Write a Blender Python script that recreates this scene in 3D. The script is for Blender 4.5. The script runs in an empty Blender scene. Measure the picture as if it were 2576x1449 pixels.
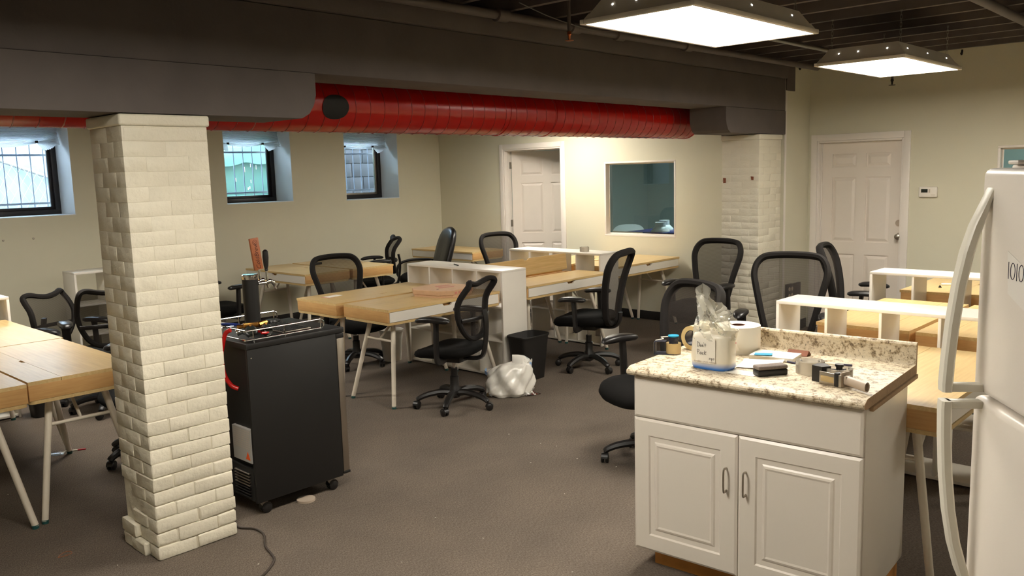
import bpy, bmesh, math, random
import numpy as np
from mathutils import Vector, Matrix
random.seed(7)
R = math.radians
scene = bpy.context.scene
COL = scene.collection

# ------------------------------------------------------------------ camera
H = 1.75                                   # eye height in metres
F = 2118.0; PITCH = R(7.7956); ROLL = R(-1.621); YAW = R(43.41)
CX, CY = 1288.0, 724.5
cp_, sp_ = math.cos(PITCH), math.sin(PITCH); cr_, sr_ = math.cos(ROLL), math.sin(ROLL)
def raw(px, py):
    x, y, z = px - CX, py - CY, F
    x2 = cr_*x + sr_*y; y2 = -sr_*x + cr_*y
    Y = cp_*y2 + sp_*z; Z = -sp_*y2 + cp_*z
    return Vector((Z*math.cos(YAW) + x2*math.sin(YAW), Z*math.sin(YAW) - x2*math.cos(YAW), -Y))
def onz(px, py, z):
    d = raw(px, py); return Vector((0, 0, H)) + d*((z - H)/d.z)
def onx(px, py, x):
    d = raw(px, py); return Vector((0, 0, H)) + d*(x/d.x)
def ony(px, py, y):
    d = raw(px, py); return Vector((0, 0, H)) + d*(y/d.y)
cam = bpy.data.cameras.new('camera'); camo = bpy.data.objects.new('camera', cam); COL.objects.link(camo)
r0 = raw(CX, CY); rx = (raw(CX+1, CY) - r0).normalized(); up = -(raw(CX, CY+1) - r0).normalized(); bk = -r0.normalized()
M = Matrix((rx, up, bk)).transposed().to_4x4(); M.translation = Vector((0, 0, H)); camo.matrix_world = M
cam.sensor_width = 36; cam.lens = F/2576*36; cam.clip_start = .05; cam.clip_end = 80
scene.camera = camo

# ------------------------------------------------------------------ sky and exposure
world = bpy.data.worlds.new('sky'); scene.world = world; world.use_nodes = True
bg = world.node_tree.nodes['Background']; bg.inputs['Color'].default_value = (.68, .85, 1.0, 1); bg.inputs['Strength'].default_value = 8.0
scene.view_settings.view_transform = 'Standard'; scene.view_settings.look = 'None'
scene.view_settings.gamma = 1; scene.view_settings.use_curve_mapping = False
scene.view_settings.exposure = 2.1
LAMP = 8.0                                  # strength of the ceiling troffer lenses

# ------------------------------------------------------------------ materials
def lin(c):
    return tuple(((v/255)/12.92 if v/255 <= .04045 else ((v/255+.055)/1.055)**2.4) for v in c) + (1,)
MATS = {}
class N:
    """tiny node-tree helper"""
    def __init__(s, name):
        s.m = bpy.data.materials.new(name); s.m.use_nodes = True; s.t = s.m.node_tree
        s.b = s.t.nodes['Principled BSDF']; s.out = s.t.nodes['Material Output']; MATS[name] = s.m
        s.co = None
    def n(s, typ, **kw):
        nd = s.t.nodes.new(typ)
        for k, v in kw.items():
            if k in nd.inputs: nd.inputs[k].default_value = v
            else: setattr(nd, k, v)
        return nd
    def l(s, a, b): s.t.links.new(a, b)
    def coord(s, kind='Object', scale=(1, 1, 1), rot=(0, 0, 0)):
        tc = s.n('ShaderNodeTexCoord'); mp = s.n('ShaderNodeMapping')
        mp.inputs['Scale'].default_value = scale; mp.inputs['Rotation'].default_value = rot
        s.l(tc.outputs[kind], mp.inputs['Vector']); return mp.outputs['Vector']
    def noise(s, vec, scale, detail=3, rough=.55):
        nd = s.n('ShaderNodeTexNoise'); nd.inputs['Scale'].default_value = scale
        nd.inputs['Detail'].default_value = detail; nd.inputs['Roughness'].default_value = rough
        s.l(vec, nd.inputs['Vector']); return nd.outputs['Fac']
    def ramp(s, fac, stops):
        nd = s.n('ShaderNodeValToRGB'); e = nd.color_ramp.elements
        while len(e) < len(stops): e.new(.5)
        for el, (p, c) in zip(e, stops): el.position = p; el.color = c
        s.l(fac, nd.inputs['Fac']); return nd.outputs['Color']
    def bump(s, h, strength=.2, dist=.01):
        nd = s.n('ShaderNodeBump'); nd.inputs['Strength'].default_value = strength; nd.inputs['Distance'].default_value = dist
        s.l(h, nd.inputs['Height']); s.l(nd.outputs['Normal'], s.b.inputs['Normal'])
    def set(s, col=None, rough=.5, metal=0, spec=.5, **kw):
        if col: s.b.inputs['Base Color'].default_value = col if len(col) == 4 else lin(col)
        s.b.inputs['Roughness'].default_value = rough; s.b.inputs['Metallic'].default_value = metal
        s.b.inputs['Specular IOR Level'].default_value = spec
        for k, v in kw.items(): s.b.inputs[k.replace('_', ' ')].default_value = v
        return s
def vary(name, c, rough, amt=.06, scale=6, metal=0, spec=.5, bump=0, bscale=60, bdist=.004):
    """a colour with slight unevenness and optional relief"""
    s = N(name).set(c, rough, metal, spec); v = s.coord()
    f = s.noise(v, scale); a = lin(c)
    s.l(s.ramp(f, [(.3, tuple(x*(1-amt) for x in a[:3])+(1,)), (.7, tuple(min(1, x*(1+amt)) for x in a[:3])+(1,))]), s.b.inputs['Base Color'])
    if bump: s.bump(s.noise(v, bscale, 4), bump, bdist)
    return s.m
vary('wall_paint', (212, 207, 184), .6, .02, 1.5, bump=.08, bscale=180, bdist=.001)
vary('next_room_paint', (178, 190, 184), .7, .03, 1.5)
vary('reveal_paint', (226, 230, 232), .6, .02, 3)
vary('white_trim', (230, 222, 212), .38, .015, 4)
vary('door_white', (228, 218, 206), .42, .02, 3)
vary('white_laminate', (232, 226, 214), .35, .015, 5)
vary('cabinet_white', (230, 222, 210), .3, .012, 4)
vary('black_paint', (90, 82, 78), .75, .12, 3, bump=.25, bscale=40)
vary('ceiling_black', (90, 82, 78), .8, .18, 4, bump=.3, bscale=30)
vary('pipe_black', (90, 82, 78), .6, .1, 6)
vary('baseboard_black', (30, 28, 27), .5, .05, 5)
vary('brick_paint', (220, 213, 193), .45, .03, 5, bump=.8, bscale=15, bdist=.012)
vary('duct_red', (172, 22, 14), .26, .05, 2)
vary('seam_red', (140, 18, 12), .3, .05, 8)
vary('vent_black', (20, 19, 18), .7, .05, 8)
vary('black_plastic', (26, 24, 23), .38, .06, 8)
vary('black_fabric', (17, 16, 15), .95, .2, 120, spec=.2)
vary('arm_rubber', (32, 30, 29), .34, .08, 30, bump=.1, bscale=300, bdist=.001)
vary('frame_fabric', (30, 27, 25), .8, .1, 200, spec=.25)
vary('black_leather', (24, 22, 21), .3, .1, 10, bump=.25, bscale=140, bdist=.002)
vary('bin_black', (24, 22, 20), .5, .06, 12)
vary('keg_black', (21, 20, 19), .48, .06, 60)
vary('fridge_white', (230, 222, 211), .33, .01, 4, bump=.06, bscale=260, bdist=.0006)
vary('fridge_handle', (226, 221, 206), .35, .01, 6)
vary('powder_white', (222, 212, 194), .32, .015, 10)
vary('lamp_housing', (236, 228, 214), .35, .03, 5)
vary('cardboard', (206, 168, 132), .8, .05, 25)
vary('board_brown', (172, 142, 108), .85, .12, 60)
vary('toe_wood', (190, 130, 62), .5, .1, 14)
vary('paper', (240, 234, 220), .7, .01, 10)
vary('cup_white', (236, 228, 208), .4, .02, 12)
vary('red_hose', (196, 20, 18), .25, .05, 10)
vary('blue_hose', (24, 50, 130), .3, .05, 10)
vary('tap_wood', (164, 96, 58), .5, .12, 30)
vary('engraving', (84, 40, 22), .7, .05, 30)
vary('dark_blue', (26, 28, 46), .4, .05, 20)
vary('cyan', (30, 150, 190), .4, .04, 20)
vary('masking', (222, 196, 140), .6, .04, 30)
vary('felt_grey', (128, 116, 108), .95, .15, 250)
vary('grey_plastic', (182, 166, 148), .4, .03, 20)
vary('ink', (40, 34, 60), .6, .05, 20)
vary('ink_black', (28, 26, 25), .6, .05, 20)
vary('print_red', (206, 40, 56), .6, .05, 20)
vary('pink_print', (198, 132, 112), .75, .06, 40)
vary('cord_brown', (62, 52, 44), .6, .05, 20)
vary('teal_foot', (34, 78, 76), .4, .05, 20)
vary('tube_brown', (120, 70, 46), .8, .05, 20)
vary('sticker_grey', (168, 166, 162), .5, .03, 20)
vary('warning_orange', (226, 92, 34), .5, .03, 20)
vary('rubber_band', (160, 98, 60), .6, .05, 20)
vary('shade_cloth', (236, 238, 240), .8, .02, 14)
s = N('shade_paper').set((238, 240, 242), .8); tl = s.n('ShaderNodeBsdfTranslucent'); tl.inputs[0].default_value = (.9, .93, .95, 1); ms = s.n('ShaderNodeMixShader'); ms.inputs[0].default_value = .65
s.l(s.b.outputs[0], ms.inputs[1]); s.l(tl.outputs[0], ms.inputs[2]); s.l(ms.outputs[0], s.out.inputs['Surface'])
vary('note_tape', (236, 231, 222), .45, .01, 10)
vary('blue_tie', (150, 178, 214), .4, .05, 20)
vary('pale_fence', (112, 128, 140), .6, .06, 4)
vary('kerb', (104, 106, 120), .8, .1, 8)
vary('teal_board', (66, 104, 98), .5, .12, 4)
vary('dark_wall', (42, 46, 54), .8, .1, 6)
vary('window_bar', (92, 104, 122), .5, .05, 8)
vary('window_frame', (30, 27, 30), .4, .05, 8)
vary('areaway', (150, 152, 156), .9, .1, 5)
vary('chair_shell', (232, 236, 232), .35, .02, 5)
vary('blue_top', (28, 46, 120), .4, .04, 10)
N('chrome').set((205, 202, 196), .12, 1)
N('steel').set((150, 140, 128), .32, 1)
N('brushed').set((176, 168, 156), .36, 1)
N('brass').set((176, 126, 62), .3, 1)
N('galvanised').set((150, 146, 138), .45, 1)
N('copper').set((190, 110, 66), .35, 1)
N('dark_glass').set((40, 44, 40), .15)
def lens(name, col, k):
    s = N(name).set((240, 236, 226), .5); s.b.inputs['Emission Color'].default_value = col
    s.b.inputs['Emission Strength'].default_value = LAMP*k*.93
lens('lens', (1, .93, .82, 1), 1.0)
lens('lens_cool', (.90, .98, 1, 1), 1.0)
lens('slot_glow', (1, .93, .82, 1), .4)
# carpet: short loop pile, brown-grey with darker and paler flecks
s = N('carpet').set(None, .95, 0, .15); v = s.coord('Object')
v2 = s.coord('Object', (1, .35, 1), (0, 0, R(43)))
a = s.noise(v2, 240, 3, .7); b = s.noise(v, 2.2, 3); c = s.noise(v2, 600, 1)
base = s.ramp(a, [(.28, lin((74, 67, 60))), (.5, lin((106, 97, 87))), (.75, lin((136, 127, 116)))])
mx = s.n('ShaderNodeMix', data_type='RGBA', blend_type='MULTIPLY'); mx.inputs['Factor'].default_value = 1
s.l(base, mx.inputs[6]); s.l(s.ramp(b, [(.3, (.84, .82, .82, 1)), (.7, (1.04, 1.0, .98, 1))]), mx.inputs[7])
s.l(mx.outputs[2], s.b.inputs['Base Color']); s.bump(c, .25, .002)
# oak-coloured desk laminate: grain runs along the local X axis
def wood(name, c0, c1, rough, sc=(1.2, 22, 22)):
    s = N(name).set(None, rough, 0, .4); v = s.coord('Object', sc)
    f = s.noise(v, 3.2, 5, .6); v2 = s.coord('Object', (1, 3, 3)); g = s.noise(v2, 2.5, 2)
    col = s.ramp(f, [(.28, lin(c0)), (.72, lin(c1))])
    mx = s.n('ShaderNodeMix', data_type='RGBA', blend_type='MULTIPLY'); mx.inputs['Factor'].default_value = 1
    s.l(col, mx.inputs[6]); s.l(s.ramp(g, [(.3, (.93, .92, .9, 1)), (.7, (1.03, 1.02, 1, 1))]), mx.inputs[7]); s.l(mx.outputs[2], s.b.inputs['Base Color'])
wood('oak_top', (206, 174, 116), (226, 197, 142), .28)
wood('oak_side', (196, 150, 94), (212, 170, 112), .4, (22, 1.6, 24))
wood('oak_edge', (196, 166, 112), (214, 188, 136), .45)
# speckled granite-pattern laminate
s = N('granite').set(None, .46, 0, .3); v = s.coord('Object')
a = s.noise(v, 40, 6, .7); b = s.noise(v, 120, 4, .7); c = s.noise(v, 9, 2)
col = s.ramp(a, [(.34, lin((98, 82, 64))), (.42, lin((164, 145, 116))), (.50, lin((212, 199, 173))), (.75, lin((224, 213, 190)))])
spk = s.ramp(b, [(.34, (.10, .08, .06, 1)), (.41, (1, 1, 1, 1))])
mx = s.n('ShaderNodeMix', data_type='RGBA', blend_type='MULTIPLY'); mx.inputs['Factor'].default_value = .9
s.l(col, mx.inputs[6]); s.l(spk, mx.inputs[7]); s.l(mx.outputs[2], s.b.inputs['Base Color'])
# see-through woven chair mesh
def meshmat(name, col, hole):
    s = N(name).set(col, .8, 0, .2); v = s.coord('Object', (1, 1, 1))
    w = s.n('ShaderNodeTexWave', wave_type='BANDS', bands_direction='Z'); w.inputs['Scale'].default_value = 60; w.inputs['Distortion'].default_value = 1.5; w.inputs['Detail Scale'].default_value = 40
    s.l(v, w.inputs['Vector'])
    mr = s.n('ShaderNodeMapRange'); mr.inputs['To Min'].default_value = max(0, hole-.12); mr.inputs['To Max'].default_value = hole+.12
    s.l(w.outputs['Fac'], mr.inputs['Value'])
    tr = s.n('ShaderNodeBsdfTransparent'); ms = s.n('ShaderNodeMixShader')
    s.l(mr.outputs['Result'], ms.inputs[0]); s.l(s.b.outputs[0], ms.inputs[1]); s.l(tr.outputs[0], ms.inputs[2]); s.l(ms.outputs[0], s.out.inputs['Surface'])
meshmat('chair_mesh', (50, 45, 41), .30)
# thin clear / milky plastics and window glass: transparent film with a real Fresnel gloss
def film(name, tint, opacity, rough, white=(235, 232, 220), ior=1.45):
    s = N(name).set(white, rough, 0, .5); tr = s.n('ShaderNodeBsdfTransparent'); tr.inputs[0].default_value = tint
    gl = s.n('ShaderNodeBsdfGlossy'); gl.inputs['Roughness'].default_value = rough
    fr = s.n('ShaderNodeFresnel'); fr.inputs['IOR'].default_value = ior
    m1 = s.n('ShaderNodeMixShader'); m1.inputs[0].default_value = opacity
    s.l(tr.outputs[0], m1.inputs[1]); s.l(s.b.outputs[0], m1.inputs[2])
    m2 = s.n('ShaderNodeMixShader'); s.l(fr.outputs[0], m2.inputs[0]); s.l(m1.outputs[0], m2.inputs[1]); s.l(gl.outputs[0], m2.inputs[2])
    s.l(m2.outputs[0], s.out.inputs['Surface'])
film('glass', (.96, .98, 1, 1), 0.0, .0)
film('glass_office', (.80, .90, .90, 1), 0.0, .0, ior=1.55)
film('clear_plastic', (.97, .97, .95, 1), .34, .2, ior=1.16)
film('milky_plastic', (.95, .95, .92, 1), .90, .22, (236, 232, 222), ior=1.3)
film('clear_tape', (.97, .95, .9, 1), .5, .12, (222, 210, 192))
film('tan_tape', (.95, .88, .7, 1), .7, .12, (222, 192, 132))
# printed cup sleeve: white film with a blue printed band at the foot
s = N('cup_sleeve').set((234, 226, 206), .3); v = s.coord('Object'); sx = s.n('ShaderNodeSeparateXYZ'); s.l(v, sx.inputs[0])
s.l(s.ramp(sx.outputs['Z'], [(.0, lin((40, 104, 190))), (.008, lin((60, 124, 206))), (.034, lin((234, 226, 206)))]), s.b.inputs['Base Color'])

# ------------------------------------------------------------------ geometry helpers
class G:
    def __init__(s): s.v = []; s.f = []
    def add(s, vs, fs):
        o = len(s.v); s.v += [tuple(p) for p in vs]; s.f += [tuple(i+o for i in f) for f in fs]; return s
    def box(s, x0, x1, y0, y1, z0, z1):
        return s.add([(x0,y0,z0),(x1,y0,z0),(x1,y1,z0),(x0,y1,z0),(x0,y0,z1),(x1,y0,z1),(x1,y1,z1),(x0,y1,z1)],
                     [(0,3,2,1),(4,5,6,7),(0,1,5,4),(1,2,6,5),(2,3,7,6),(3,0,4,7)])
    def rbox(s, x0, x1, y0, y1, z0, z1, r=.005, seg=2):
        bm = bmesh.new(); bmesh.ops.create_cube(bm, size=1)
        for v in bm.verts: v.co = Vector(((x0+x1)/2+v.co.x*(x1-x0), (y0+y1)/2+v.co.y*(y1-y0), (z0+z1)/2+v.co.z*(z1-z0)))
        bmesh.ops.bevel(bm, geom=bm.edges[:], offset=min(r, .49*min(x1-x0, y1-y0, z1-z0)), segments=seg, profile=.5, affect='EDGES', clamp_overlap=True)
        bm.verts.index_update(); s.add([v.co.copy() for v in bm.verts], [[v.index for v in f.verts] for f in bm.faces]); bm.free(); return s
    def rings(s, rs, closed_u=True, cap0=True, cap1=True, loop=False):
        n = len(rs[0]); vs = [p for r in rs for p in r]; fs = []; m = len(rs)
        for i in range(m if loop else m-1):
            j = (i+1) % m
            for k in range(n if closed_u else n-1):
                k2 = (k+1) % n; fs.append((i*n+k, i*n+k2, j*n+k2, j*n+k))
        if cap0 and not loop and closed_u: fs.append(tuple(range(n-1, -1, -1)))
        if cap1 and not loop and closed_u: fs.append(tuple(range((m-1)*n, m*n)))
        return s.add(vs, fs)
    def tube(s, pts, r, n=10, closed=False, flat=1.0, upv=None):
        pts = [Vector(p) for p in pts]; m = len(pts)
        rs = r if isinstance(r, (list, tuple)) else [r]*m; out = []; prev = None
        for i in range(m):
            a = pts[i-1] if (i > 0 or closed) else pts[i]; b = pts[(i+1) % m] if (i < m-1 or closed) else pts[i]
            t = (b-a).normalized()
            if prev is None:
                ref = Vector(upv) if upv else (Vector((0,0,1)) if abs(t.z) < .9 else Vector((1,0,0)))
                nrm = (ref - t*ref.dot(t)).normalized()
            else: nrm = (prev - t*prev.dot(t)).normalized()
            prev = nrm; bn = t.cross(nrm)
            out.append([pts[i] + nrm*(rs[i]*math.cos(2*math.pi*k/n)) + bn*(rs[i]*flat*math.sin(2*math.pi*k/n)) for k in range(n)])
        return s.rings(out, loop=closed)
    def cyl(s, p0, p1, r0, r1=None, n=16): return s.tube([p0, p1], [r0, r1 if r1 is not None else r0], n)
    def lathe(s, prof, n=20, c=(0, 0, 0), cap=True):
        rs = [[(c[0]+max(r, 1e-5)*math.cos(2*math.pi*k/n), c[1]+max(r, 1e-5)*math.sin(2*math.pi*k/n), c[2]+z) for k in range(n)] for r, z in prof]
        return s.rings(rs, cap0=cap, cap1=cap)
    def prism(s, poly, a0, a1, axis='x'):
        def P(a, p): return {'x': (a, p[0], p[1]), 'y': (p[0], a, p[1]), 'z': (p[0], p[1], a)}[axis]
        n = len(poly); vs = [P(a0, p) for p in poly] + [P(a1, p) for p in poly]
        return s.add(vs, [tuple(range(n)), tuple(range(2*n-1, n-1, -1))] + [(i, i+n, (i+1) % n+n, (i+1) % n) for i in range(n)])
    def pad(s, outline, prof, zf=None):
        """closed cushion: outline scaled ring by ring; prof = [(scale, z)] from bottom centre to top centre"""
        cx = sum(p[0] for p in outline)/len(outline); cy = sum(p[1] for p in outline)/len(outline); rs = []
        for sc, z in prof:
            rs.append([(cx+(p[0]-cx)*sc, cy+(p[1]-cy)*sc, z + (zf(cx+(p[0]-cx)*sc, cy+(p[1]-cy)*sc) if zf else 0)) for p in outline])
        return s.rings(rs)
    def surf(s, fn, nu, nv):
        vs = [fn(i/nu, j/nv) for j in range(nv+1) for i in range(nu+1)]
        return s.add(vs, [(j*(nu+1)+i, j*(nu+1)+i+1, (j+1)*(nu+1)+i+1, (j+1)*(nu+1)+i) for j in range(nv) for i in range(nu)])
    def xf(s, m):
        s.v = [tuple(m @ Vector(p)) for p in s.v]; return s
    def jitter(s, a, seed=0):
        rr = random.Random(seed); s.v = [tuple(c + rr.uniform(-a, a) for c in p) for p in s.v]; return s
    def mesh(s, name, mat, smooth=38):
        me = bpy.data.meshes.new(name); me.from_pydata(s.v, [], s.f); me.update()
        bm = bmesh.new(); bm.from_mesh(me); bmesh.ops.recalc_face_normals(bm, faces=bm.faces[:]); bm.to_mesh(me); bm.free()
        if mat: me.materials.append(MATS[mat])
        if smooth:
            me.polygons.foreach_set('use_smooth', [True]*len(me.polygons)); me.set_sharp_from_angle(angle=R(smooth))
        return me
    def build(s, name, mat, parent=None, smooth=38, loc=None, rotz=None):
        return obj(name, s.mesh(name, mat, smooth), parent, loc, rotz)
def obj(name, me, parent=None, loc=None, rotz=None):
    o = bpy.data.objects.new(name, me); COL.objects.link(o)
    if parent: o.parent = parent
    if loc is not None: o.location = loc
    if rotz is not None: o.rotation_euler = (0, 0, rotz)
    return o
def tag(o, label, cat, group=None):
    o['label'] = label; o['category'] = cat
    if group: o['group'] = group
    return o
def thing(name, label, cat, loc=(0, 0, 0), rotz=0, group=None):
    o = bpy.data.objects.new(name, None); COL.objects.link(o); o.empty_display_size = .1
    o.location = loc; o.rotation_euler = (0, 0, rotz); return tag(o, label, cat, group)
def struct(o): o['kind'] = 'structure'; return o
def copy_tree(root, loc, rotz, label, group=None):
    c = root.copy(); COL.objects.link(c); c.location = loc; c.rotation_euler = (0, 0, rotz); c['label'] = label
    if group: c['group'] = group
    for ch in root.children:
        k = ch.copy(); COL.objects.link(k); k.parent = c
        for g in ch.children:
            q = g.copy(); COL.objects.link(q); q.parent = k
    return c
def smoothpath(pts, n=6, closed=False):
    pts = [Vector(p) for p in pts]; m = len(pts); out = []
    for i in range(m if closed else m-1):
        p0 = pts[i-1] if (i > 0 or closed) else pts[i]; p1 = pts[i]; p2 = pts[(i+1) % m]
        p3 = pts[(i+2) % m] if (i < m-2 or closed) else p2
        for k in range(n):
            t = k/n; out.append(.5*((2*p1)+(p2-p0)*t+(2*p0-5*p1+4*p2-p3)*t*t+(3*p1-p0-3*p2+p3)*t**3))
    if not closed: out.append(pts[-1])
    return out
def superell(w, d, n=32, e=3.2, cx=0, cy=0):
    out = []
    for k in range(n):
        a = 2*math.pi*k/n; c, q = math.cos(a), math.sin(a)
        out.append((cx+w/2*math.copysign(abs(c)**(2/e), c), cy+d/2*math.copysign(abs(q)**(2/e), q)))
    return out
def textmesh(txt, size, mat, shear=0, depth=.0004):
    cu = bpy.data.curves.new('lettering', 'FONT'); cu.body = txt; cu.size = size; cu.shear = shear; cu.extrude = depth; cu.align_x = 'CENTER'; cu.align_y = 'CENTER'
    o = bpy.data.objects.new('lettering', cu); COL.objects.link(o); bpy.context.view_layer.update()
    me = bpy.data.meshes.new_from_object(o.evaluated_get(bpy.context.evaluated_depsgraph_get())); bpy.data.objects.remove(o)
    me.materials.clear(); me.materials.append(MATS[mat]); return me
# ------------------------------------------------------------------ room shell
XF = 8.18          # far wall (open door, office window)
XE = 8.75          # set-back wall with the closed door
YR = 3.89          # short return wall between them
YW = 9.10          # window wall
XB, YB = -1.6, -2.2
ZC = 2.93          # underside of the deck
ZJ = 2.735         # underside of the joists
def wall_grid(axis, fixed, thick, u0, u1, z0, z1, holes):
    """wall slab in the plane axis=fixed, extending by thick; holes = (u0,u1,z0,z1)"""
    us = sorted({u0, u1, *[h[0] for h in holes], *[h[1] for h in holes]}); zs = sorted({z0, z1, *[h[2] for h in holes], *[h[3] for h in holes]})
    def solid(i, j):
        if i < 0 or j < 0 or i >= len(us)-1 or j >= len(zs)-1: return False
        u, z = (us[i]+us[i+1])/2, (zs[j]+zs[j+1])/2
        return not any(h[0] < u < h[1] and h[2] < z < h[3] for h in holes)
    g = G()
    def P(u, d, z): return (fixed+d, u, z) if axis == 'x' else (u, fixed+d, z)
    for i in range(len(us)-1):
        for j in range(len(zs)-1):
            if not solid(i, j): continue
            a, b, c, d = us[i], us[i+1], zs[j], zs[j+1]
            for dd in (0, thick): g.add([P(a, dd, c), P(b, dd, c), P(b, dd, d), P(a, dd, d)], [(0, 1, 2, 3)])
            if not solid(i-1, j): g.add([P(a, 0, c), P(a, thick, c), P(a, thick, d), P(a, 0, d)], [(0, 1, 2, 3)])
            if not solid(i+1, j): g.add([P(b, 0, c), P(b, thick, c), P(b, thick, d), P(b, 0, d)], [(0, 1, 2, 3)])
            if not solid(i, j-1): g.add([P(a, 0, c), P(b, 0, c), P(b, thick, c), P(a, thick, c)], [(0, 1, 2, 3)])
            if not solid(i, j+1): g.add([P(a, 0, d), P(b, 0, d), P(b, thick, d), P(a, thick, d)], [(0, 1, 2, 3)])
    bm = bmesh.new(); me = bpy.data.meshes.new('t'); me.from_pydata(g.v, [], g.f); bm.from_mesh(me); bmesh.ops.remove_doubles(bm, verts=bm.verts[:], dist=1e-5)
    bm.verts.index_update(); g.v = [v.co.copy() for v in bm.verts]; g.f = [[v.index for v in f.verts] for f in bm.faces]; bm.free(); bpy.data.meshes.remove(me)
    return g
fl = struct(G().box(XB-.2, 13.6, YB-.2, YW+.1, -.1, 0).build('floor', 'carpet', smooth=0))
ce = struct(G().box(XB-.2, 13.6, YB-.2, YW+.6, ZC, ZC+.12).build('ceiling', 'ceiling_black', smooth=0))
WIN = [(2.33, 3.21, 1.45), (4.87, 5.75, 1.475), (6.54, 7.42, 1.45)]
WTOP = 2.36; RD = .40
struct(wall_grid('y', YW, RD+.12, XB, 13.6, 0, ZC, [(a, b, z, WTOP) for a, b, z in WIN]).build('wall_window', 'wall_paint', smooth=0))
D1 = (6.83, 7.83, 2.055)          # open door: y range of the rough opening, head
IW = (5.17, 6.165, .965, 1.845)   # office window in the far wall
struct(wall_grid('x', XF, .13, YR+.001, YW, 0, ZC, [(D1[0], D1[1], 0, D1[2]), IW]).build('wall_far', 'wall_paint', smooth=0))
struct(wall_grid('y', YR, .12, XF+.001, XE+.13, 0, ZC, []).build('wall_return', 'wall_paint', smooth=0))
D2 = (2.925, 3.795, 1.985)
IW2 = (1.10, 2.10, 1.0, 1.87)
struct(wall_grid('x', XE, .13, YB, YR-.001, 0, ZC, [(D2[0], D2[1], 0, D2[2]), IW2]).build('wall_entry', 'wall_paint', smooth=0))
struct(G().box(XB-.12, XB, YB, YW+.1, 0, ZC).build('wall_rear', 'wall_paint', smooth=0))
struct(G().box(XB, XE+.13, YB-.12, YB, 0, ZC).build('wall_side', 'wall_paint', smooth=0))
# rooms beyond the far wall and beyond the set-back wall
struct(G().box(13.4, 13.52, YR, YW, 0, ZC).build('wall_office_far', 'next_room_paint', smooth=0))
struct(G().box(XE+.131, 13.4, YR, YR+.12, 0, ZC).build('wall_office_side', 'next_room_paint', smooth=0))
struct(G().box(XF+.14, 13.4, YW-.012, YW-.001, 0, ZC).build('wall_office_window', 'next_room_paint', smooth=0))
struct(G().box(XE+2.0, XE+2.1, YB, YR-.001, 0, ZC).build('wall_corridor', 'next_room_paint', smooth=0))
struct(G().box(XE+.13, XE+2.1, YB-.12, YB-.001, 0, ZC).build('wall_corridor_end', 'next_room_paint', smooth=0))
# ceiling joists, black, running towards the window wall
gj = G().box(-.022, .022, YB, YW, ZJ, ZC).mesh('joist', 'ceiling_black', 0)
x = XB+.25; k = 0
while x < XE+.1:
    lim = YW
    if x < XF-.03: obj('joist', gj, ce, (x, 0, 0))
    else: G().box(-.022, .022, YB, YR-.01, ZJ, ZC).build('joist', 'ceiling_black', ce, 0, (x, 0, 0))
    x += .406
# blocking strips between joists
gb = G().box(0, .36, -.02, .02, ZJ+.03, ZC).mesh('blocking', 'ceiling_black', 0)
for i in range(0, 24):
    for yy in (1.0, 5.6):
        xx = XB+.25+.022+i*.406
        if xx < XF-.4: obj('blocking', gb, ce, (xx, yy+(.03 if i % 2 else -.03), 0))
# main beam with shaped bolsters over the two brick piers
BY0, BY1 = 3.75, 4.12
bt = thing('ceiling_beam', 'thick black painted timber beam under the ceiling joists, carried by both brick piers', 'beam', (1.75, 3.762, 0), R(1.08))
BY0, BY1, BX0, BX1 = 0.0, .36, XB-1.75, XF-1.75-.012
G().rbox(BX0, BX1, BY0, BY1, 2.285, 2.60, .008).build('beam_body', 'black_paint', bt)
G().rbox(BX0, BX1, BY0-.03, BY1+.02, 2.602, ZJ-.002, .006).build('top_plate', 'black_paint', bt)
def bolster(x0, x1, z0, square=False):
    pr = [(x0, 2.284), (x0, z0+.12), (x0+.015, z0+.07), (x0+.045, z0+.025), (x0+.09, z0), (x1-.09, z0), (x1-.045, z0+.025), (x1-.015, z0+.07), (x1, z0+.12), (x1, 2.284)]
    if square: pr = pr[:5] + [(x1, z0), (x1, 2.284)]
    return G().prism(pr, BY0-.005, BY1+.005, 'y').build('bolster', 'black_paint', bt, 25)
bolster(-.83, .805, 2.055); bolster(5.18, BX1, 2.055, True)
# black painted beam pocket on the return wall
struct(G().box(XF+.003, XF+.19, YR-.012, YR-.001, 2.49, ZJ).build('trim_1', 'black_paint', smooth=0))
struct(G().box(XF-.006, XF-.001, YR+.002, 4.6, 2.06, ZC).build('trim_2', 'black_paint', smooth=0))
struct(G().rbox(XF-.004, XF+.03, YR-.006, YR+.004, 0, 2.49, .002).build('trim_3', 'white_trim'))

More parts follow.
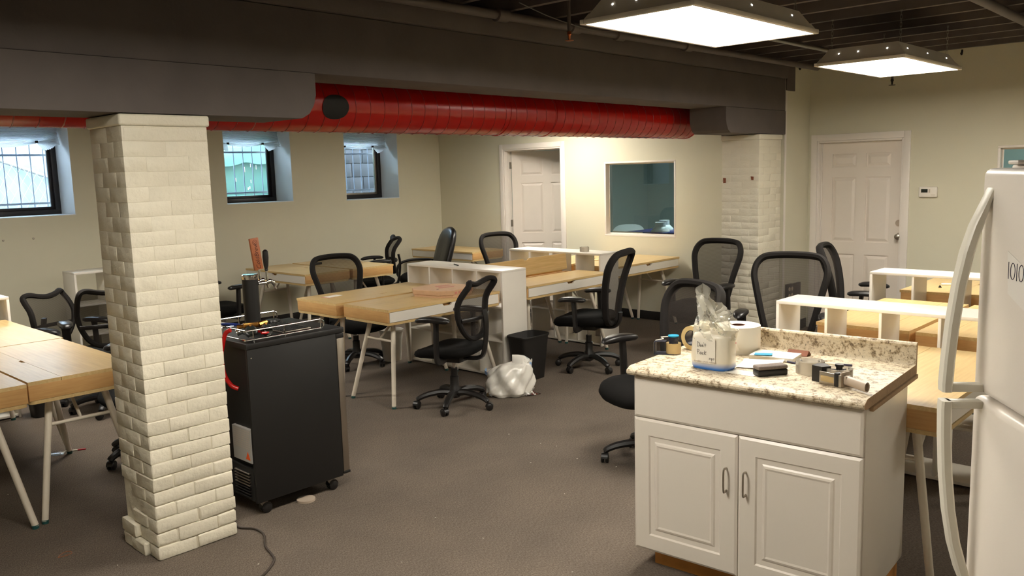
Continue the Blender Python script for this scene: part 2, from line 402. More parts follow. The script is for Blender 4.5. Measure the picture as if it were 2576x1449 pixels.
# ---- brick piers: every brick a piece of its own on a mortar core
BR = {}
def brick_mesh(dx, dy, dz, var, mat, bev):
    key = (round(dx, 3), round(dy, 3), round(dz, 3), var, mat, bev)
    if key not in BR:
        g = G().rbox(-dx/2, dx/2, -dy/2, dy/2, -dz/2, dz/2, bev, 2).jitter(bev*.22, var*31+int(dx*1000)); rr = random.Random(var)
        e_ = bev/.0078; sk = rr.uniform(-.025, .025)*e_; sk2 = rr.uniform(-.02, .02)*e_; g.v = [(p[0], p[1], p[2]+p[0]*sk+p[1]*sk2) for p in g.v]
        BR[key] = g.mesh('brick', mat, 32)
    return BR[key]
def pier(x0, x1, y0, y1, ztop, n, label, mat, seed, rough):
    rr = random.Random(seed); t = thing('brick_pier', label, 'pillar', ((x0+x1)/2, (y0+y1)/2, 0), 0)
    cx, cy = (x0+x1)/2, (y0+y1)/2; W, D = x1-x0, y1-y0; ch = ztop/n
    rs = []
    for j in range(n+1):
        q_ = .0012+.0058*rough*(1-j/n)**2.2; rs.append([(-W/2+q_, -D/2+q_, j*ch), (W/2-q_, -D/2+q_, j*ch), (W/2-q_, D/2-q_, j*ch), (-W/2+q_, D/2-q_, j*ch)])
    G().rings(rs).build('mortar_core', mat, t, 20)
    for i in range(n):
        z = (i+.5)*ch; k = rough*(1-i/n)**1.7; gap = .0001+.0042*k; bev = round(.0016+.0062*k, 4); b = .098; cells = []
        if i % 2 == 0:
            s = .5+rr.uniform(-.03, .03)
            for (a, c) in ((0, s), (s, 1)):
                cells.append((-W/2+a*W, -W/2+c*W, -D/2, -D/2+b)); cells.append((-W/2+a*W, -W/2+c*W, D/2-b, D/2))
            cells.append((-W/2, -W/2+b, -D/2+b, D/2-b)); cells.append((W/2-b, W/2, -D/2+b, D/2-b))
        else:
            s = .5+rr.uniform(-.05, .05)
            for (a, c) in ((0, s), (s, 1)):
                cells.append((-W/2, -W/2+b, -D/2+a*D, -D/2+c*D)); cells.append((W/2-b, W/2, -D/2+a*D, -D/2+c*D))
            cells.append((-W/2+b, W/2-b, -D/2, -D/2+b)); cells.append((-W/2+b, W/2-b, D/2-b, D/2))
        for (a, c, e, f) in cells:
            var = rr.randrange(4); jx, jy = rr.uniform(0, 1)*.0055*(.12+k)*(-1 if a+c < 0 else 1), rr.uniform(0, 1)*.0055*(.12+k)*(-1 if e+f < 0 else 1)
            dx, dy = c-a-gap*.7, f-e-gap*.7; px, py = (a+c)/2+jx, (e+f)/2+jy
            if rough > .9 and i in (2, 3, 4) and a < -W/2+.01 and e > 0: px += .03          # worn-back bricks low on the window side
            if rough > .9 and i in (0, 1) and a < -W/2+.01 and e > -.09: px -= .018
            o = obj('brick', brick_mesh(dx, dy, ch-gap, var, mat, bev), t, (px, py, z))
            o.rotation_euler = (rr.uniform(-1, 1)*.012*k, rr.uniform(-1, 1)*.012*k, rr.uniform(-1, 1)*.01*k)
    G().rbox(-W/2-.012, W/2+.012, -D/2-.012, D/2+.012, ztop+.001, ztop+.052, .01, 3).build('cap_stone', mat, t)
    G().rbox(-W/2+.004, W/2+.002, -D/2-.003, D/2+.003, ztop-.07, ztop-.001, .012, 3).build('cap_course', mat, t)
    return t
P1 = pier(1.55, 1.943, 3.775, 4.122, 2.0, 30, 'cream painted brick pillar standing free beside the black keg cooler', 'brick_paint', 3, 1.0)
P2 = pier(7.613, 8.075, 3.878, 4.276, 2.0, 30, 'cream painted brick pillar close to the far wall with two brown chipped spots', 'brick_paint', 5, .75)
for (px, py, w, h) in ((1822, 454, .03, .045), (1892, 449, .022, .035)):
    q = onx(px, py, 7.606); o = G().box(-.003, .003, -w/2, w/2, -h/2, h/2).jitter(.004, int(px)).build('chip_mark', 'tube_brown', P2, 0, q - Vector(P2.location))
# ---- baseboards
def base(n, g): struct(g.build('baseboard_'+n, 'baseboard_black'))
base('window', G().rbox(XB, XF-.012, YW-.011, YW-.0005, .0, .10, .003))
base('far_1', G().rbox(XF-.012, XF-.0005, YR+.01, D1[0]-.06, 0, .10, .003))
base('far_2', G().rbox(XF-.012, XF-.0005, D1[1]+.06, YW-.012, 0, .10, .003))
base('return', G().rbox(XF+.03, XE-.012, YR-.012, YR-.0005, 0, .10, .003))
base('entry', G().rbox(XE-.012, XE-.0005, YB, D2[0]-.06, 0, .10, .003))
# ---- windows
def window(i, x0, x1, z0):
    yf = YW+RD; w = thing('window_%d' % i, '', '', (0, 0, 0)); del w['label']; del w['category']; struct(w)
    g = G(); fw = .055
    for (a, b, c, d) in ((x0, x1, z0, z0+fw), (x0, x1, WTOP-fw, WTOP), (x0, x0+fw, z0+fw, WTOP-fw), (x1-fw, x1, z0+fw, WTOP-fw)): g.rbox(a, b, yf-.02, yf+.06, c, d, .004)
    g.build('window_frame', 'window_frame', w)
    g = G(); a, b, c, d = x0+fw, x1-fw, z0+fw, WTOP-fw; q = .03
    for (e, f, h, k) in ((a, b, c, c+q), (a, b, d-q, d), (a, a+q, c+q, d-q), (b-q, b, c+q, d-q)): g.rbox(e, f, yf+.01, yf+.045, h, k, .003)
    g.build('sash', 'brushed' if i == 3 else 'window_frame', w)
    G().box(a+q, b-q, yf+.024, yf+.028, c+q, d-q).build('pane', 'glass', w, 0)
    for nm, gg in (('reveal', G().box(x1-.004, x1+.0, YW+.001, yf-.02, z0, WTOP)), ('reveal', G().box(x0, x0+.004, YW+.001, yf-.02, z0, WTOP)), ('window_sill', G().box(x0, x1, YW-.004, yf-.02, z0, z0+.006))):
        gg.build(nm, 'reveal_paint', w, 0)
    for k in range(7):
        xx = x0+.06+(x1-x0-.12)*k/6; G().cyl((xx, yf+.19, z0-.1), (xx, yf+.19, WTOP+.1), .0065, n=8).build('security_bar', 'window_bar', w)
    for zz in (z0+.12, z0+.62): G().rbox(x0-.1, x1+.1, yf+.184, yf+.196, zz-.011, zz+.011, .002).build('security_bar', 'window_bar', w)
    return w
for i, (a, b, z) in enumerate(WIN): window(i+1, a, b, z)
# pleated paper shades, bunched up and clipped
def shade(x0, x1, zc, tilt, label):
    y0 = YW+.26; t = thing('pleated_shade', label, 'shade', ((x0+x1)/2, y0, WTOP-.002), 0, 'pleated paper shades in the windows'); W = x1-x0
    n = 30; zt = 0; zb = zc-WTOP; pts = []
    def fn(u, v):
        x = (u-.5)*(W-.02); e = abs(u-.5)*2; flare = max(0, e-.80)/.20
        z = zt+(zb-zt)*v + tilt*(u-.5)*v - .035*flare*v*v; y = .018*(1 if int(round(v*n)) % 2 else -1) + .03*v - .10*flare*v*v
        return (x, y, z)
    G().surf(fn, 30, n).build('pleats', 'shade_paper', t, 0)
    for sgn in (-1, 1):       # fanned-out ends below the clip
        g = G(); m = 26; vs = [(sgn*(W/2-.20), .03, zb+.015+tilt*.3*sgn)]
        for k in range(m+1):
            a = R(-78)+R(98)*k/m; rr = .17+(.008 if k % 2 else -.004)
            vs.append((sgn*(W/2-.20+rr*math.cos(a)), -.045+(.012 if k % 2 else -.006), zb+.015+tilt*.3*sgn+rr*math.sin(a)*.55))
        g.add(vs, [(0, k+1, k+2) for k in range(m)]); g.build('fan_end', 'shade_paper', t, 0)
        G().rbox(sgn*(W/2-.20)-.012, sgn*(W/2-.20)+.012, .0, .03, zb+.003+tilt*.3*sgn, zb+.025+tilt*.3*sgn, .003).build('clip', 'vent_black', t)
    G().tube(smoothpath([(-W/2+.2, .03, zb+.012-tilt*.3), (0, .03, zb-.012), (W/2-.2, .03, zb+.012+tilt*.3)], 6), .014, 8, flat=.7).build('bottom_fold', 'shade_paper', t)
    return t
shade(2.34, 3.20, 2.165, .05, 'white pleated paper shade with sagging fold in the window before the pale fence')
shade(4.88, 5.74, 2.175, .0, 'white pleated paper shade in the window before the green board wall')
shade(6.55, 7.41, 2.145, .0, 'white pleated paper shade in the window before the dark wall')
# ---- what the windows look on to: a narrow sunken yard
struct(G().box(1.0, 9.0, YW+RD+.13, YW+2.6, 1.05, 1.15).build('floor_areaway', 'areaway', smooth=0))
YY = YW+1.75
fe = thing('metal_fence', 'pale blue corrugated metal fence seen through the window nearest the brick pillar', 'fence', (3.2, YY, 1.15))
g = G(); n = 60
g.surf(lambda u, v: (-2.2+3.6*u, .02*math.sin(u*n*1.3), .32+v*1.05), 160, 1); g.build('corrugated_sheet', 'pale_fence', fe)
G().rbox(-2.3, 1.4, -.10, .10, 0, .30, .01).build('kerb', 'kerb', fe)
G().cyl((-1.3, -.06, 1.36), (1.2, -.06, .36), .022, n=10).build('diagonal_rail', 'galvanised', fe)
g = G()
for k in range(46):
    for sg in (-1, 1):
        x0 = -2.6+k*.1; g.tube([(x0, -.12, .25), (x0+sg*.7, -.12, 1.4)], .0022, 4)
o = g.build('chain_link', 'galvanised', fe); o['kind'] = 'stuff'
bt2 = thing('green_board_wall', 'teal green painted board wall with a torn sheet, seen through a window', 'wall', (6.2, YY-.3, 1.15))
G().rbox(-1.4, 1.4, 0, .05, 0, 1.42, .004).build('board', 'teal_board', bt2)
g = G(); rr = random.Random(4)
def torn(u, v): return (-1.3+2.1*u, -.03-.05*v+.012*math.sin(9*u+3*v), 1.02-.22*v+.10*u - (0 if v < 1 else .05*abs(math.sin(13*u))))
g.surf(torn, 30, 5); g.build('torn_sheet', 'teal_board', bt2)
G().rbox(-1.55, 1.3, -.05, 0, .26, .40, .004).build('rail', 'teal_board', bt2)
g = G()
for k in range(70):
    x, z = rr.uniform(-1.4, 1.0), rr.uniform(.4, 1.3); l = rr.uniform(.02, .07); g.box(x, x+rr.uniform(.004, .014), -.004, -.001, z, z+l)
o = g.build('paint_flakes', 'shade_cloth', bt2, 0); o['kind'] = 'stuff'
dw = thing('dark_block_wall', 'dark grey block wall seen through the window nearest the corner', 'wall', (8.9, YY-.5, 1.15))
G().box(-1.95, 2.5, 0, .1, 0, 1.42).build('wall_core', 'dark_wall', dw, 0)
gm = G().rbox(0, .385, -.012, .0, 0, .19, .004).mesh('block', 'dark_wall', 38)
for r_ in range(7):
    for c_ in range(10): obj('block', gm, dw, (-1.94+c_*.4+(.2 if r_ % 2 else 0), 0, .005+r_*.2))

# ---- six-panel doors
def door_leaf(parent, w, h, name='door_leaf'):
    """leaf in local coords: hinge edge at x=0, width along +x, room face at y=0, thickness to +y"""
    t = .044; leaf = G().rbox(0, w, .013, t-.013, 0, h, .002).build(name, 'door_white', parent)
    st = .115; mu = .10; pw = (w-2*st-mu)/2
    rows = [(.22, .80), (.93, 1.60), (1.70, h-.115)]
    xs = [(st, st+pw), (st+pw+mu, w-st)]
    for face in (0, 1):
        g = G(); ya, yb = ((0, .0135) if face == 0 else (t-.0135, t))
        us = [0, xs[0][0], xs[0][1], xs[1][0], xs[1][1], w]; zs = [0] + [z for r_ in rows for z in r_] + [h]
        for i in range(5):
            for j in range(7):
                if i in (1, 3) and j in (1, 3, 5): continue
                g.box(us[i], us[i+1], ya, yb, zs[j], zs[j+1])
        g.build('stiles_and_rails', 'door_white', leaf, 0)
    for (a, b) in xs:
        for (c, d) in rows:
            for face in (0, 1):
                e = .040; s_ = -1 if face == 0 else 1; y0 = .0128 if face == 0 else t-.0128
                g = G(); m_ = .013; o_ = [(a+m_, c+m_), (b-m_, c+m_), (b-m_, d-m_), (a+m_, d-m_)]; i_ = [(a+e, c+e), (b-e, c+e), (b-e, d-e), (a+e, d-e)]
                yo, yi = y0, y0+s_*.010
                g.add([(x, yo, z) for x, z in o_]+[(x, yi, z) for x, z in i_], [(4, 5, 6, 7)]+[(k, (k+1) % 4, (k+1) % 4+4, k+4) for k in range(4)])
                g.build('raised_panel', 'door_white', leaf, 20)
    return leaf
def door_frame(t, w0, w1, h, xw, lab, depth=.13):
    cw = .065
    for nm, a in (('casing', (xw-.016, xw, w0-cw, w0, 0, h+cw)), ('casing', (xw-.016, xw, w1, w1+cw, 0, h+cw)), ('casing', (xw-.016, xw, w0, w1, h, h+cw)),
                  ('jamb', (xw-.006, xw+depth, w0, w0+.02, 0, h-.0)), ('jamb', (xw-.006, xw+depth, w1-.02, w1, 0, h-.0)), ('jamb', (xw-.006, xw+depth, w0+.02, w1-.02, h-.02, h)),
                  ('door_stop', (xw+.05, xw+.062, w0+.02, w0+.032, 0, h-.02)), ('door_stop', (xw+.05, xw+.062, w1-.032, w1-.02, 0, h-.02)), ('door_stop', (xw+.05, xw+.062, w0+.032, w1-.032, h-.032, h-.02))):
        G().rbox(*a, .003).build(nm, 'white_trim', t)
d1 = thing('door_1', '', '', (0, 0, 0)); del d1['label']; del d1['category']; struct(d1)
door_frame(d1, D1[0], D1[1], D1[2], XF, '')
hinge = (XF+.128, D1[1]-.026)
leaf = door_leaf(d1, .94, 2.02); leaf.location = (hinge[0], hinge[1], .008); leaf.rotation_euler = (0, 0, R(-90+40))
for z in (.25, 1.03, 1.80): G().cyl((XF+.13, D1[1]-.022, z), (XF+.13, D1[1]-.022, z+.09), .007, n=10).rbox(XF+.09, XF+.128, D1[1]-.0235, D1[1]-.0205, z, z+.09, .001).build('hinge', 'brushed', d1)
d2 = thing('door_2', '', '', (0, 0, 0)); del d2['label']; del d2['category']; struct(d2)
door_frame(d2, D2[0], D2[1], D2[2], XE, '')
leaf = door_leaf(d2, D2[1]-D2[0]-.046, D2[2]-.03); leaf.location = (XE+.064, D2[1]-.023, .006); leaf.rotation_euler = (0, 0, R(-90))
kn = onx(2259, 595, XE+.03); bo = onx(2261, 561, XE+.06)
def place_x(g, p): return g.xf(Matrix.Translation(p) @ Matrix.Rotation(R(-90), 4, 'Y'))
place_x(G().lathe([(.036, -.034), (.036, -.027), (.014, -.022), (.012, 0), (.022, .008), (.029, .024), (.026, .04), (.012, .047), (.0, .047)], 20), Vector((XE+.03, kn.y, kn.z))).build('door_knob', 'brushed', d2)
place_x(G().lathe([(.033, -.004), (.033, .004), (.0, .004)], 24), Vector((XE+.058, bo.y, bo.z))).build('bore_cover', 'grey_plastic', d2)
# ---- office windows
def inner_window(i, xw, y0, y1, z0, z1, glass):
    w = thing('window_%d' % i, '', '', (0, 0, 0)); del w['label']; del w['category']; struct(w); q = .022
    g = G()
    for a in ((y0, y1, z0, z0+q), (y0, y1, z1-q, z1), (y0, y0+q, z0+q, z1-q), (y1-q, y1, z0+q, z1-q)): g.rbox(xw-.002, xw+.13, a[0], a[1], a[2], a[3], .002)
    g.build('window_frame', 'white_trim', w)
    g = G(); a0, a1, b0, b1 = y0+q, y1-q, z0+q, z1-q; p = .014
    for a in ((a0, a1, b0, b0+p), (a0, a1, b1-p, b1), (a0, a0+p, b0+p, b1-p), (a1-p, a1, b0+p, b1-p)): g.rbox(xw+.058, xw+.066, a[0], a[1], a[2], a[3], .002)
    g.build('glazing_bead', 'white_trim', w)
    G().box(xw+.068, xw+.073, y0+q, y1-q, z0+q, z1-q).build('pane', glass, w, 0)
inner_window(4, XF, *IW, 'glass_office'); inner_window(5, XE, *IW2, 'glass_office')
# ---- furniture glimpsed in the office behind the glass
q = onx(1590, 587, 9.2); wt = thing('office_table', 'brown wooden table end seen through the office window', 'table', (9.2, q.y+.3, 0)); zt_ = q.z
G().rbox(-.25, .25, -.3, .3, zt_-.035, zt_, .006).build('table_top', 'board_brown', wt)
for sx in (-.2, .2):
    for sy in (-.25, .25): G().cyl((sx, sy, 0), (sx, sy, zt_-.035), .025).build('leg', 'powder_white', wt)
bl = thing('blue_table', 'dark blue table top seen through the office window behind the white stands', 'table', (10.2, onx(1640, 595, 10.2).y-.2, 0))
G().rbox(-.4, .4, -.6, .35, .84, .88, .006).build('table_top', 'blue_top', bl)
for sx in (-.35, .35):
    for sy in (-.5, .28): G().cyl((sx, sy, 0), (sx, sy, .84), .02).build('leg', 'powder_white', bl)
pc = thing('plastic_chair', 'white moulded plastic chair back seen through the office window', 'chair', (11.1, onx(1585, 570, 11.1).y, 0), R(133))
o_ = [Vector((.27*math.copysign(abs(math.cos(a))**.6, math.cos(a)), -.2, .62+.25*math.copysign(abs(math.sin(a))**.6, math.sin(a)))) for a in [2*math.pi*k/28 for k in range(28)]]
G().rings([[p+Vector((0, 0, 0)) for p in o_], [p+Vector((0, .03, 0)) for p in o_]]).build('backrest', 'chair_shell', pc)
G().pad(superell(.46, .44, 28), [(0, .44), (.9, .44), (1, .455), (.9, .47), (0, .465)]).build('seat', 'chair_shell', pc)
for sx in (-.18, .18):
    for sy in (-.18, .18): G().cyl((sx*1.15, sy*1.15, 0), (sx, sy, .445), .014).build('leg', 'powder_white', pc)
for k, (px, py, xx) in enumerate(((1661, 560, 9.95), (1671, 555, 10.3))):
    q = onx(px, py, xx)
    st = thing('flared_stand', ('white flared plastic stand on the blue table behind the glass, the lower one' if k == 0 else 'white flared plastic stand behind the other one on the blue table'), 'stand', (q.x, q.y, .881), 0, 'white flared stands in the office')
    h = q.z-.881; G().lathe([(.13, 0), (.125, .02), (.075, h*.55), (.072, h-.004), (.07, h), (.0, h)], 28).build('shell', 'chair_shell', st)
    G().lathe([(.074, 0), (.074, .006), (.0, .006)], 28, (0, 0, h)).build('rim', 'chair_shell', st)
# ------------------------------------------------------------------ ceiling troffers on chains
def troffer(loc, label, lens='lens', group='ceiling troffers hung on chains', side=None):
    t = thing('ceiling_light' if not side else 'ceiling_light_%s_offscreen' % side, label, 'lamp', loc, 0, group); L, W = 1.215, .605; h = .115
    g = G()
    for a in ((-L/2, L/2, -W/2, -W/2+.022), (-L/2, L/2, W/2-.022, W/2), (-L/2, -L/2+.022, -W/2+.022, W/2-.022), (L/2-.022, L/2, -W/2+.022, W/2-.022)): g.rbox(*a, 0, .022, .003)
    g.build('rim', 'lamp_housing', t)
    G().box(-L/2+.02, L/2-.02, -W/2+.02, W/2-.02, .004, .009).build('lens' if not side else 'lens_%s_offscreen' % side, lens, t, 0)
    def ring(a, b, z): return [(-a, -b, z), (a, -b, z), (a, b, z), (-a, b, z)]
    G().rings([ring(L/2-.012, W/2-.012, .022), ring(L/2-.03, W/2-.03, .05), ring(L/2-.034, W/2-.034, .05), ring(L/2-.075, W/2-.075, h)], cap0=False).build('housing', 'lamp_housing', t, 20)
    for sx in (-1, 1):
        for sy in (-1, 1):
            x, y = sx*(L/2-.12), sy*(W/2-.075); g = G(); zt = ZJ-loc[2]-.002; z = h; k = 0
            while z < zt-.002:
                z2 = min(z+.028, zt); a = .0055; d = (a, 0) if k % 2 else (0, a)
                g.tube([(x-d[0], y-d[1], z), (x-d[0], y-d[1], z2), (x+d[0], y+d[1], z2), (x+d[0], y+d[1], z)], .0014, 4, closed=True); z += .024; k += 1
            g.build('chain', 'galvanised', t)
    for sy in (-1, 1):
        for sx in (-.42, -.02, .40): G().rbox(sx-.006, sx+.006, sy*(W/2-.052)-.004, sy*(W/2-.052)+.004, .055, .08, .003).build('light_slot' if not side else 'light_slot_%s_offscreen' % side, 'slot_glow', t)
    for sx in (-1, 1):
        for yy in (-.17, .02, .15): G().rbox(sx*(L/2-.052)-.005, sx*(L/2-.052)+.005, yy-.004, yy+.004, .055, .08, .003).build('light_slot' if not side else 'light_slot_%s_offscreen' % side, 'slot_glow', t)
    return t
ZL = 2.415
troffer((3.755, 2.20, ZL), 'lit white ceiling troffer hung on chains above the granite-topped cabinet')
troffer((6.40, 2.25, ZL), 'lit white ceiling troffer hung on chains before the closed white door')
# shown in the photograph only as a reflection in the window glass; hidden from the camera by the duct
troffer((7.1, 6.45, ZL), 'lit ceiling troffer behind the red duct near the open door')
# its neighbour on that row, hidden by the beam: the desks and wall left of the pillar are lit warm from above
troffer((2.2, 6.45, ZL), 'lit ceiling troffer behind the red duct over the left desks')
# next lamp of the near row, above and behind the camera: lights the cabinet, pillar and fridge fronts
troffer((1.10, 2.15, ZL), 'lit ceiling troffer on the same row, the one over the brick pillar end', side='row')
# lamp beyond the right edge: the set-back wall grows brighter towards it
troffer((6.40, -.60, ZL), 'lit ceiling troffer over the corner beyond the right desks', side='right')
# the lit office and the lit corridor behind the glass
troffer((11.0, 6.2, ZL), 'ceiling troffer in the office behind the glass', 'lens_cool')
troffer((9.82, .9, ZL), 'ceiling troffer in the corridor beyond the closed white door', 'lens_cool', side='corridor')
# ------------------------------------------------------------------ red spiral duct
du = thing('air_duct', 'red painted round spiral air duct running below the black beam', 'duct', (0, 4.60, 2.215)); rd = .178; XD = 7.44
g = G(); prof = []
n = 40; rs = [[(XB, rd*math.cos(2*math.pi*k/n), rd*math.sin(2*math.pi*k/n)) for k in range(n)], [(XD, rd*math.cos(2*math.pi*k/n), rd*math.sin(2*math.pi*k/n)) for k in range(n)]]
G().rings(rs).build('duct_body', 'duct_red', du)
pts = []; m = int((XD-XB)/.115*20)
for k in range(m+1):
    a = 2*math.pi*k/20; pts.append((XB+(XD-XB)*k/m, (rd+.0005)*math.cos(a), (rd+.0005)*math.sin(a)))
G().tube(pts, .0032, 5).build('spiral_seam', 'seam_red', du)
for xx in (4.74, 5.28): G().rings([[(xx+d, (rd+e)*math.cos(2*math.pi*k/n), (rd+e)*math.sin(2*math.pi*k/n)) for k in range(n)] for d, e in ((-.02, .0), (-.018, .004), (.018, .004), (.02, .0))], cap0=False, cap1=False).build('coupling', 'duct_red', du)
G().rings([[(XD-.02+d, (rd+e)*math.cos(2*math.pi*k/n), (rd+e)*math.sin(2*math.pi*k/n)) for k in range(n)] for d, e in ((0, .003), (.022, .003), (.03, -.006), (.034, -.06), (.036, -.177))]).build('end_cap', 'duct_red', du)
# dark oval outlet on the room side of the duct
q = ony(843, 270, 4.43); a0 = math.asin(max(-1, min(1, (q.z-2.215)/rd))); g = G()
def outlet(u, v):
    rr = v; th = 2*math.pi*u; da = .075/rd*rr*math.sin(th); dx = .098*rr*math.copysign(abs(math.cos(th))**.8, math.cos(th)); a = math.pi - a0 + da
    return (q.x+dx, (rd+.0045)*math.cos(a), (rd+.0045)*math.sin(a))
g.surf(outlet, 28, 6); g.build('outlet', 'vent_black', du)
# ------------------------------------------------------------------ ceiling pipes and wires
def pipe(name, label, pts, r, mat='pipe_black', fit=()):
    t = thing(name, label, 'pipe', pts[0]); o = Vector(pts[0])
    G().tube([Vector(p)-o for p in pts], r, 12).build('pipe_run', mat, t)
    for f in fit: G().lathe([(r, -.05), (r*1.45, -.045), (r*1.45, .045), (r, .05)], 14).xf(Matrix.Translation(Vector(f)-o) @ Matrix.Rotation(R(90), 4, 'Y')).build('fitting', mat, t)
    return t
pipe('fire_main', 'black painted sprinkler pipe running beside the beam under the joists', [(XB+.05, 3.62, 2.690), (XF+.12, 3.62, 2.690)], .028, fit=[(3.8, 3.62, 2.690), (4.5, 3.62, 2.690), (5.0, 3.62, 2.690), (5.9, 3.62, 2.690)])
pipe('conduit', 'thin grey conduit running past the lit ceiling troffers', [(4.85, 3.1, 2.715), (8.0, 3.1, 2.715)], .017, 'galvanised')
pipe('branch_pipe', 'black branch pipe hanging under the joists towards the set-back wall', [(4.2, 1.48, 2.688), (XE-.02, 1.54, 2.688)], .03, fit=[(7.0, 1.517, 2.688)])
for k, (px, py) in enumerate(((1432, 92), (2244, 207))):
    q = onz(px, py, 2.585) if k == 0 else onx(px, py, 7.9)
    sp = thing('fire_sprinkler', ('copper coloured sprinkler head hanging between the dark joists' if k == 0 else 'small black sprinkler head hanging behind the troffer by the closed door'), 'sprinkler', (q.x, q.y, q.z)); m_ = 'copper' if k == 0 else 'vent_black'
    G().cyl((0, 0, .02), (0, 0, ZC-q.z-.001), .011).build('drop_nipple', 'pipe_black', sp)
    G().lathe([(.012, .03), (.014, .012), (.008, .004), (.008, -.012), (.004, -.02)], 12).build('body', m_, sp)
    G().lathe([(.0, -.028), (.028, -.026), (.028, -.023), (.0, -.02)], 16).build('deflector', m_, sp)
w0, w1 = onz(1290, 10, ZJ-.01), onz(1500, 64, ZJ-.03)
w0.y -= .05
tag(G().tube(smoothpath([w0, (w0+w1)/2+Vector((0, 0, -.035)), w1+Vector((0, -.1, -.05)), Vector((4.0, 2.4, 2.55))], 8), .0035, 6).build('cable', 'galvanised'), 'thin grey cable drooping under the joists to the near troffer', 'cable')
for k, (px, py) in enumerate(((2420, 134), (2332, 128), (2014, 172))):
    q = onx(px, py, XE-.04) if k < 2 else ony(px, py, YR-.04)
    tag(G().tube(smoothpath([(0, 0, ZJ-q.z), (0, 0, .03), (-.01, 0, -.01), (-.03, 0, .0)], 5), .009, 8).build('pipe_hook', 'vent_black', loc=q), ('black metal hook hanging at the wall top, the thicker one' if k == 0 else 'black metal hook hanging at the wall top behind the troffer' if k == 1 else 'black metal hook at the corner above the return wall'), 'hook', 'black hooks along the wall top')
# thermostat, sockets, screws
q = onx(2336, 483, XE)
th = thing('thermostat', 'white wall thermostat with small dark display beside the closed door', 'thermostat', (XE-.001, q.y, q.z))
G().rbox(-.03, 0, -.085, .085, -.052, .052, .012, 3).build('case', 'white_laminate', th)
G().box(-.0315, -.03, .0, .06, -.004, .03).build('display', 'dark_glass', th, 0)
for k in range(2): G().rbox(-.033, -.03, -.022, -.008, -.004+k*.018, .008+k*.018, .001).build('button', 'grey_plastic', th)
G().box(-.0315, -.03, -.07, -.03, -.03, -.026).build('vent_line', 'grey_plastic', th, 0)
q = ony(1986, 733, YR)
so = thing('wall_socket', 'black double wall socket beside a blank cover plate on the return wall', 'socket', (q.x, YR-.001, q.z))
G().rbox(-.11, .02, -.035, 0, -.085, .085, .004).build('socket_box', 'black_plastic', so)
for dx in (-.08, -.02):
    for dz in (-.035, .035): G().lathe([(.0, .0), (.021, .0), (.021, .004), (.0, .004)], 16).xf(Matrix.Translation((dx, -.035, dz)) @ Matrix.Rotation(R(90), 4, 'X')).build('outlet', 'grey_plastic', so)
G().rbox(.035, .20, -.03, 0, -.075, .08, .004).build('cover_plate', 'black_plastic', so)
for k, (px, py) in enumerate(((8, 605), (84, 600))):
    q = ony(px, py, YW); tag(G().lathe([(.0, -.003), (.011, -.003), (.009, .004), (.0, .006)], 12).xf(Matrix.Rotation(R(90), 4, 'X')).build('wall_screw', 'brushed', loc=(q.x, YW-.003, q.z)), ('small metal screw in the bare wall, the one farther from the brick pillar' if k == 0 else 'small metal screw in the bare wall, the one closer to the brick pillar'), 'screw', 'screws in the window wall')
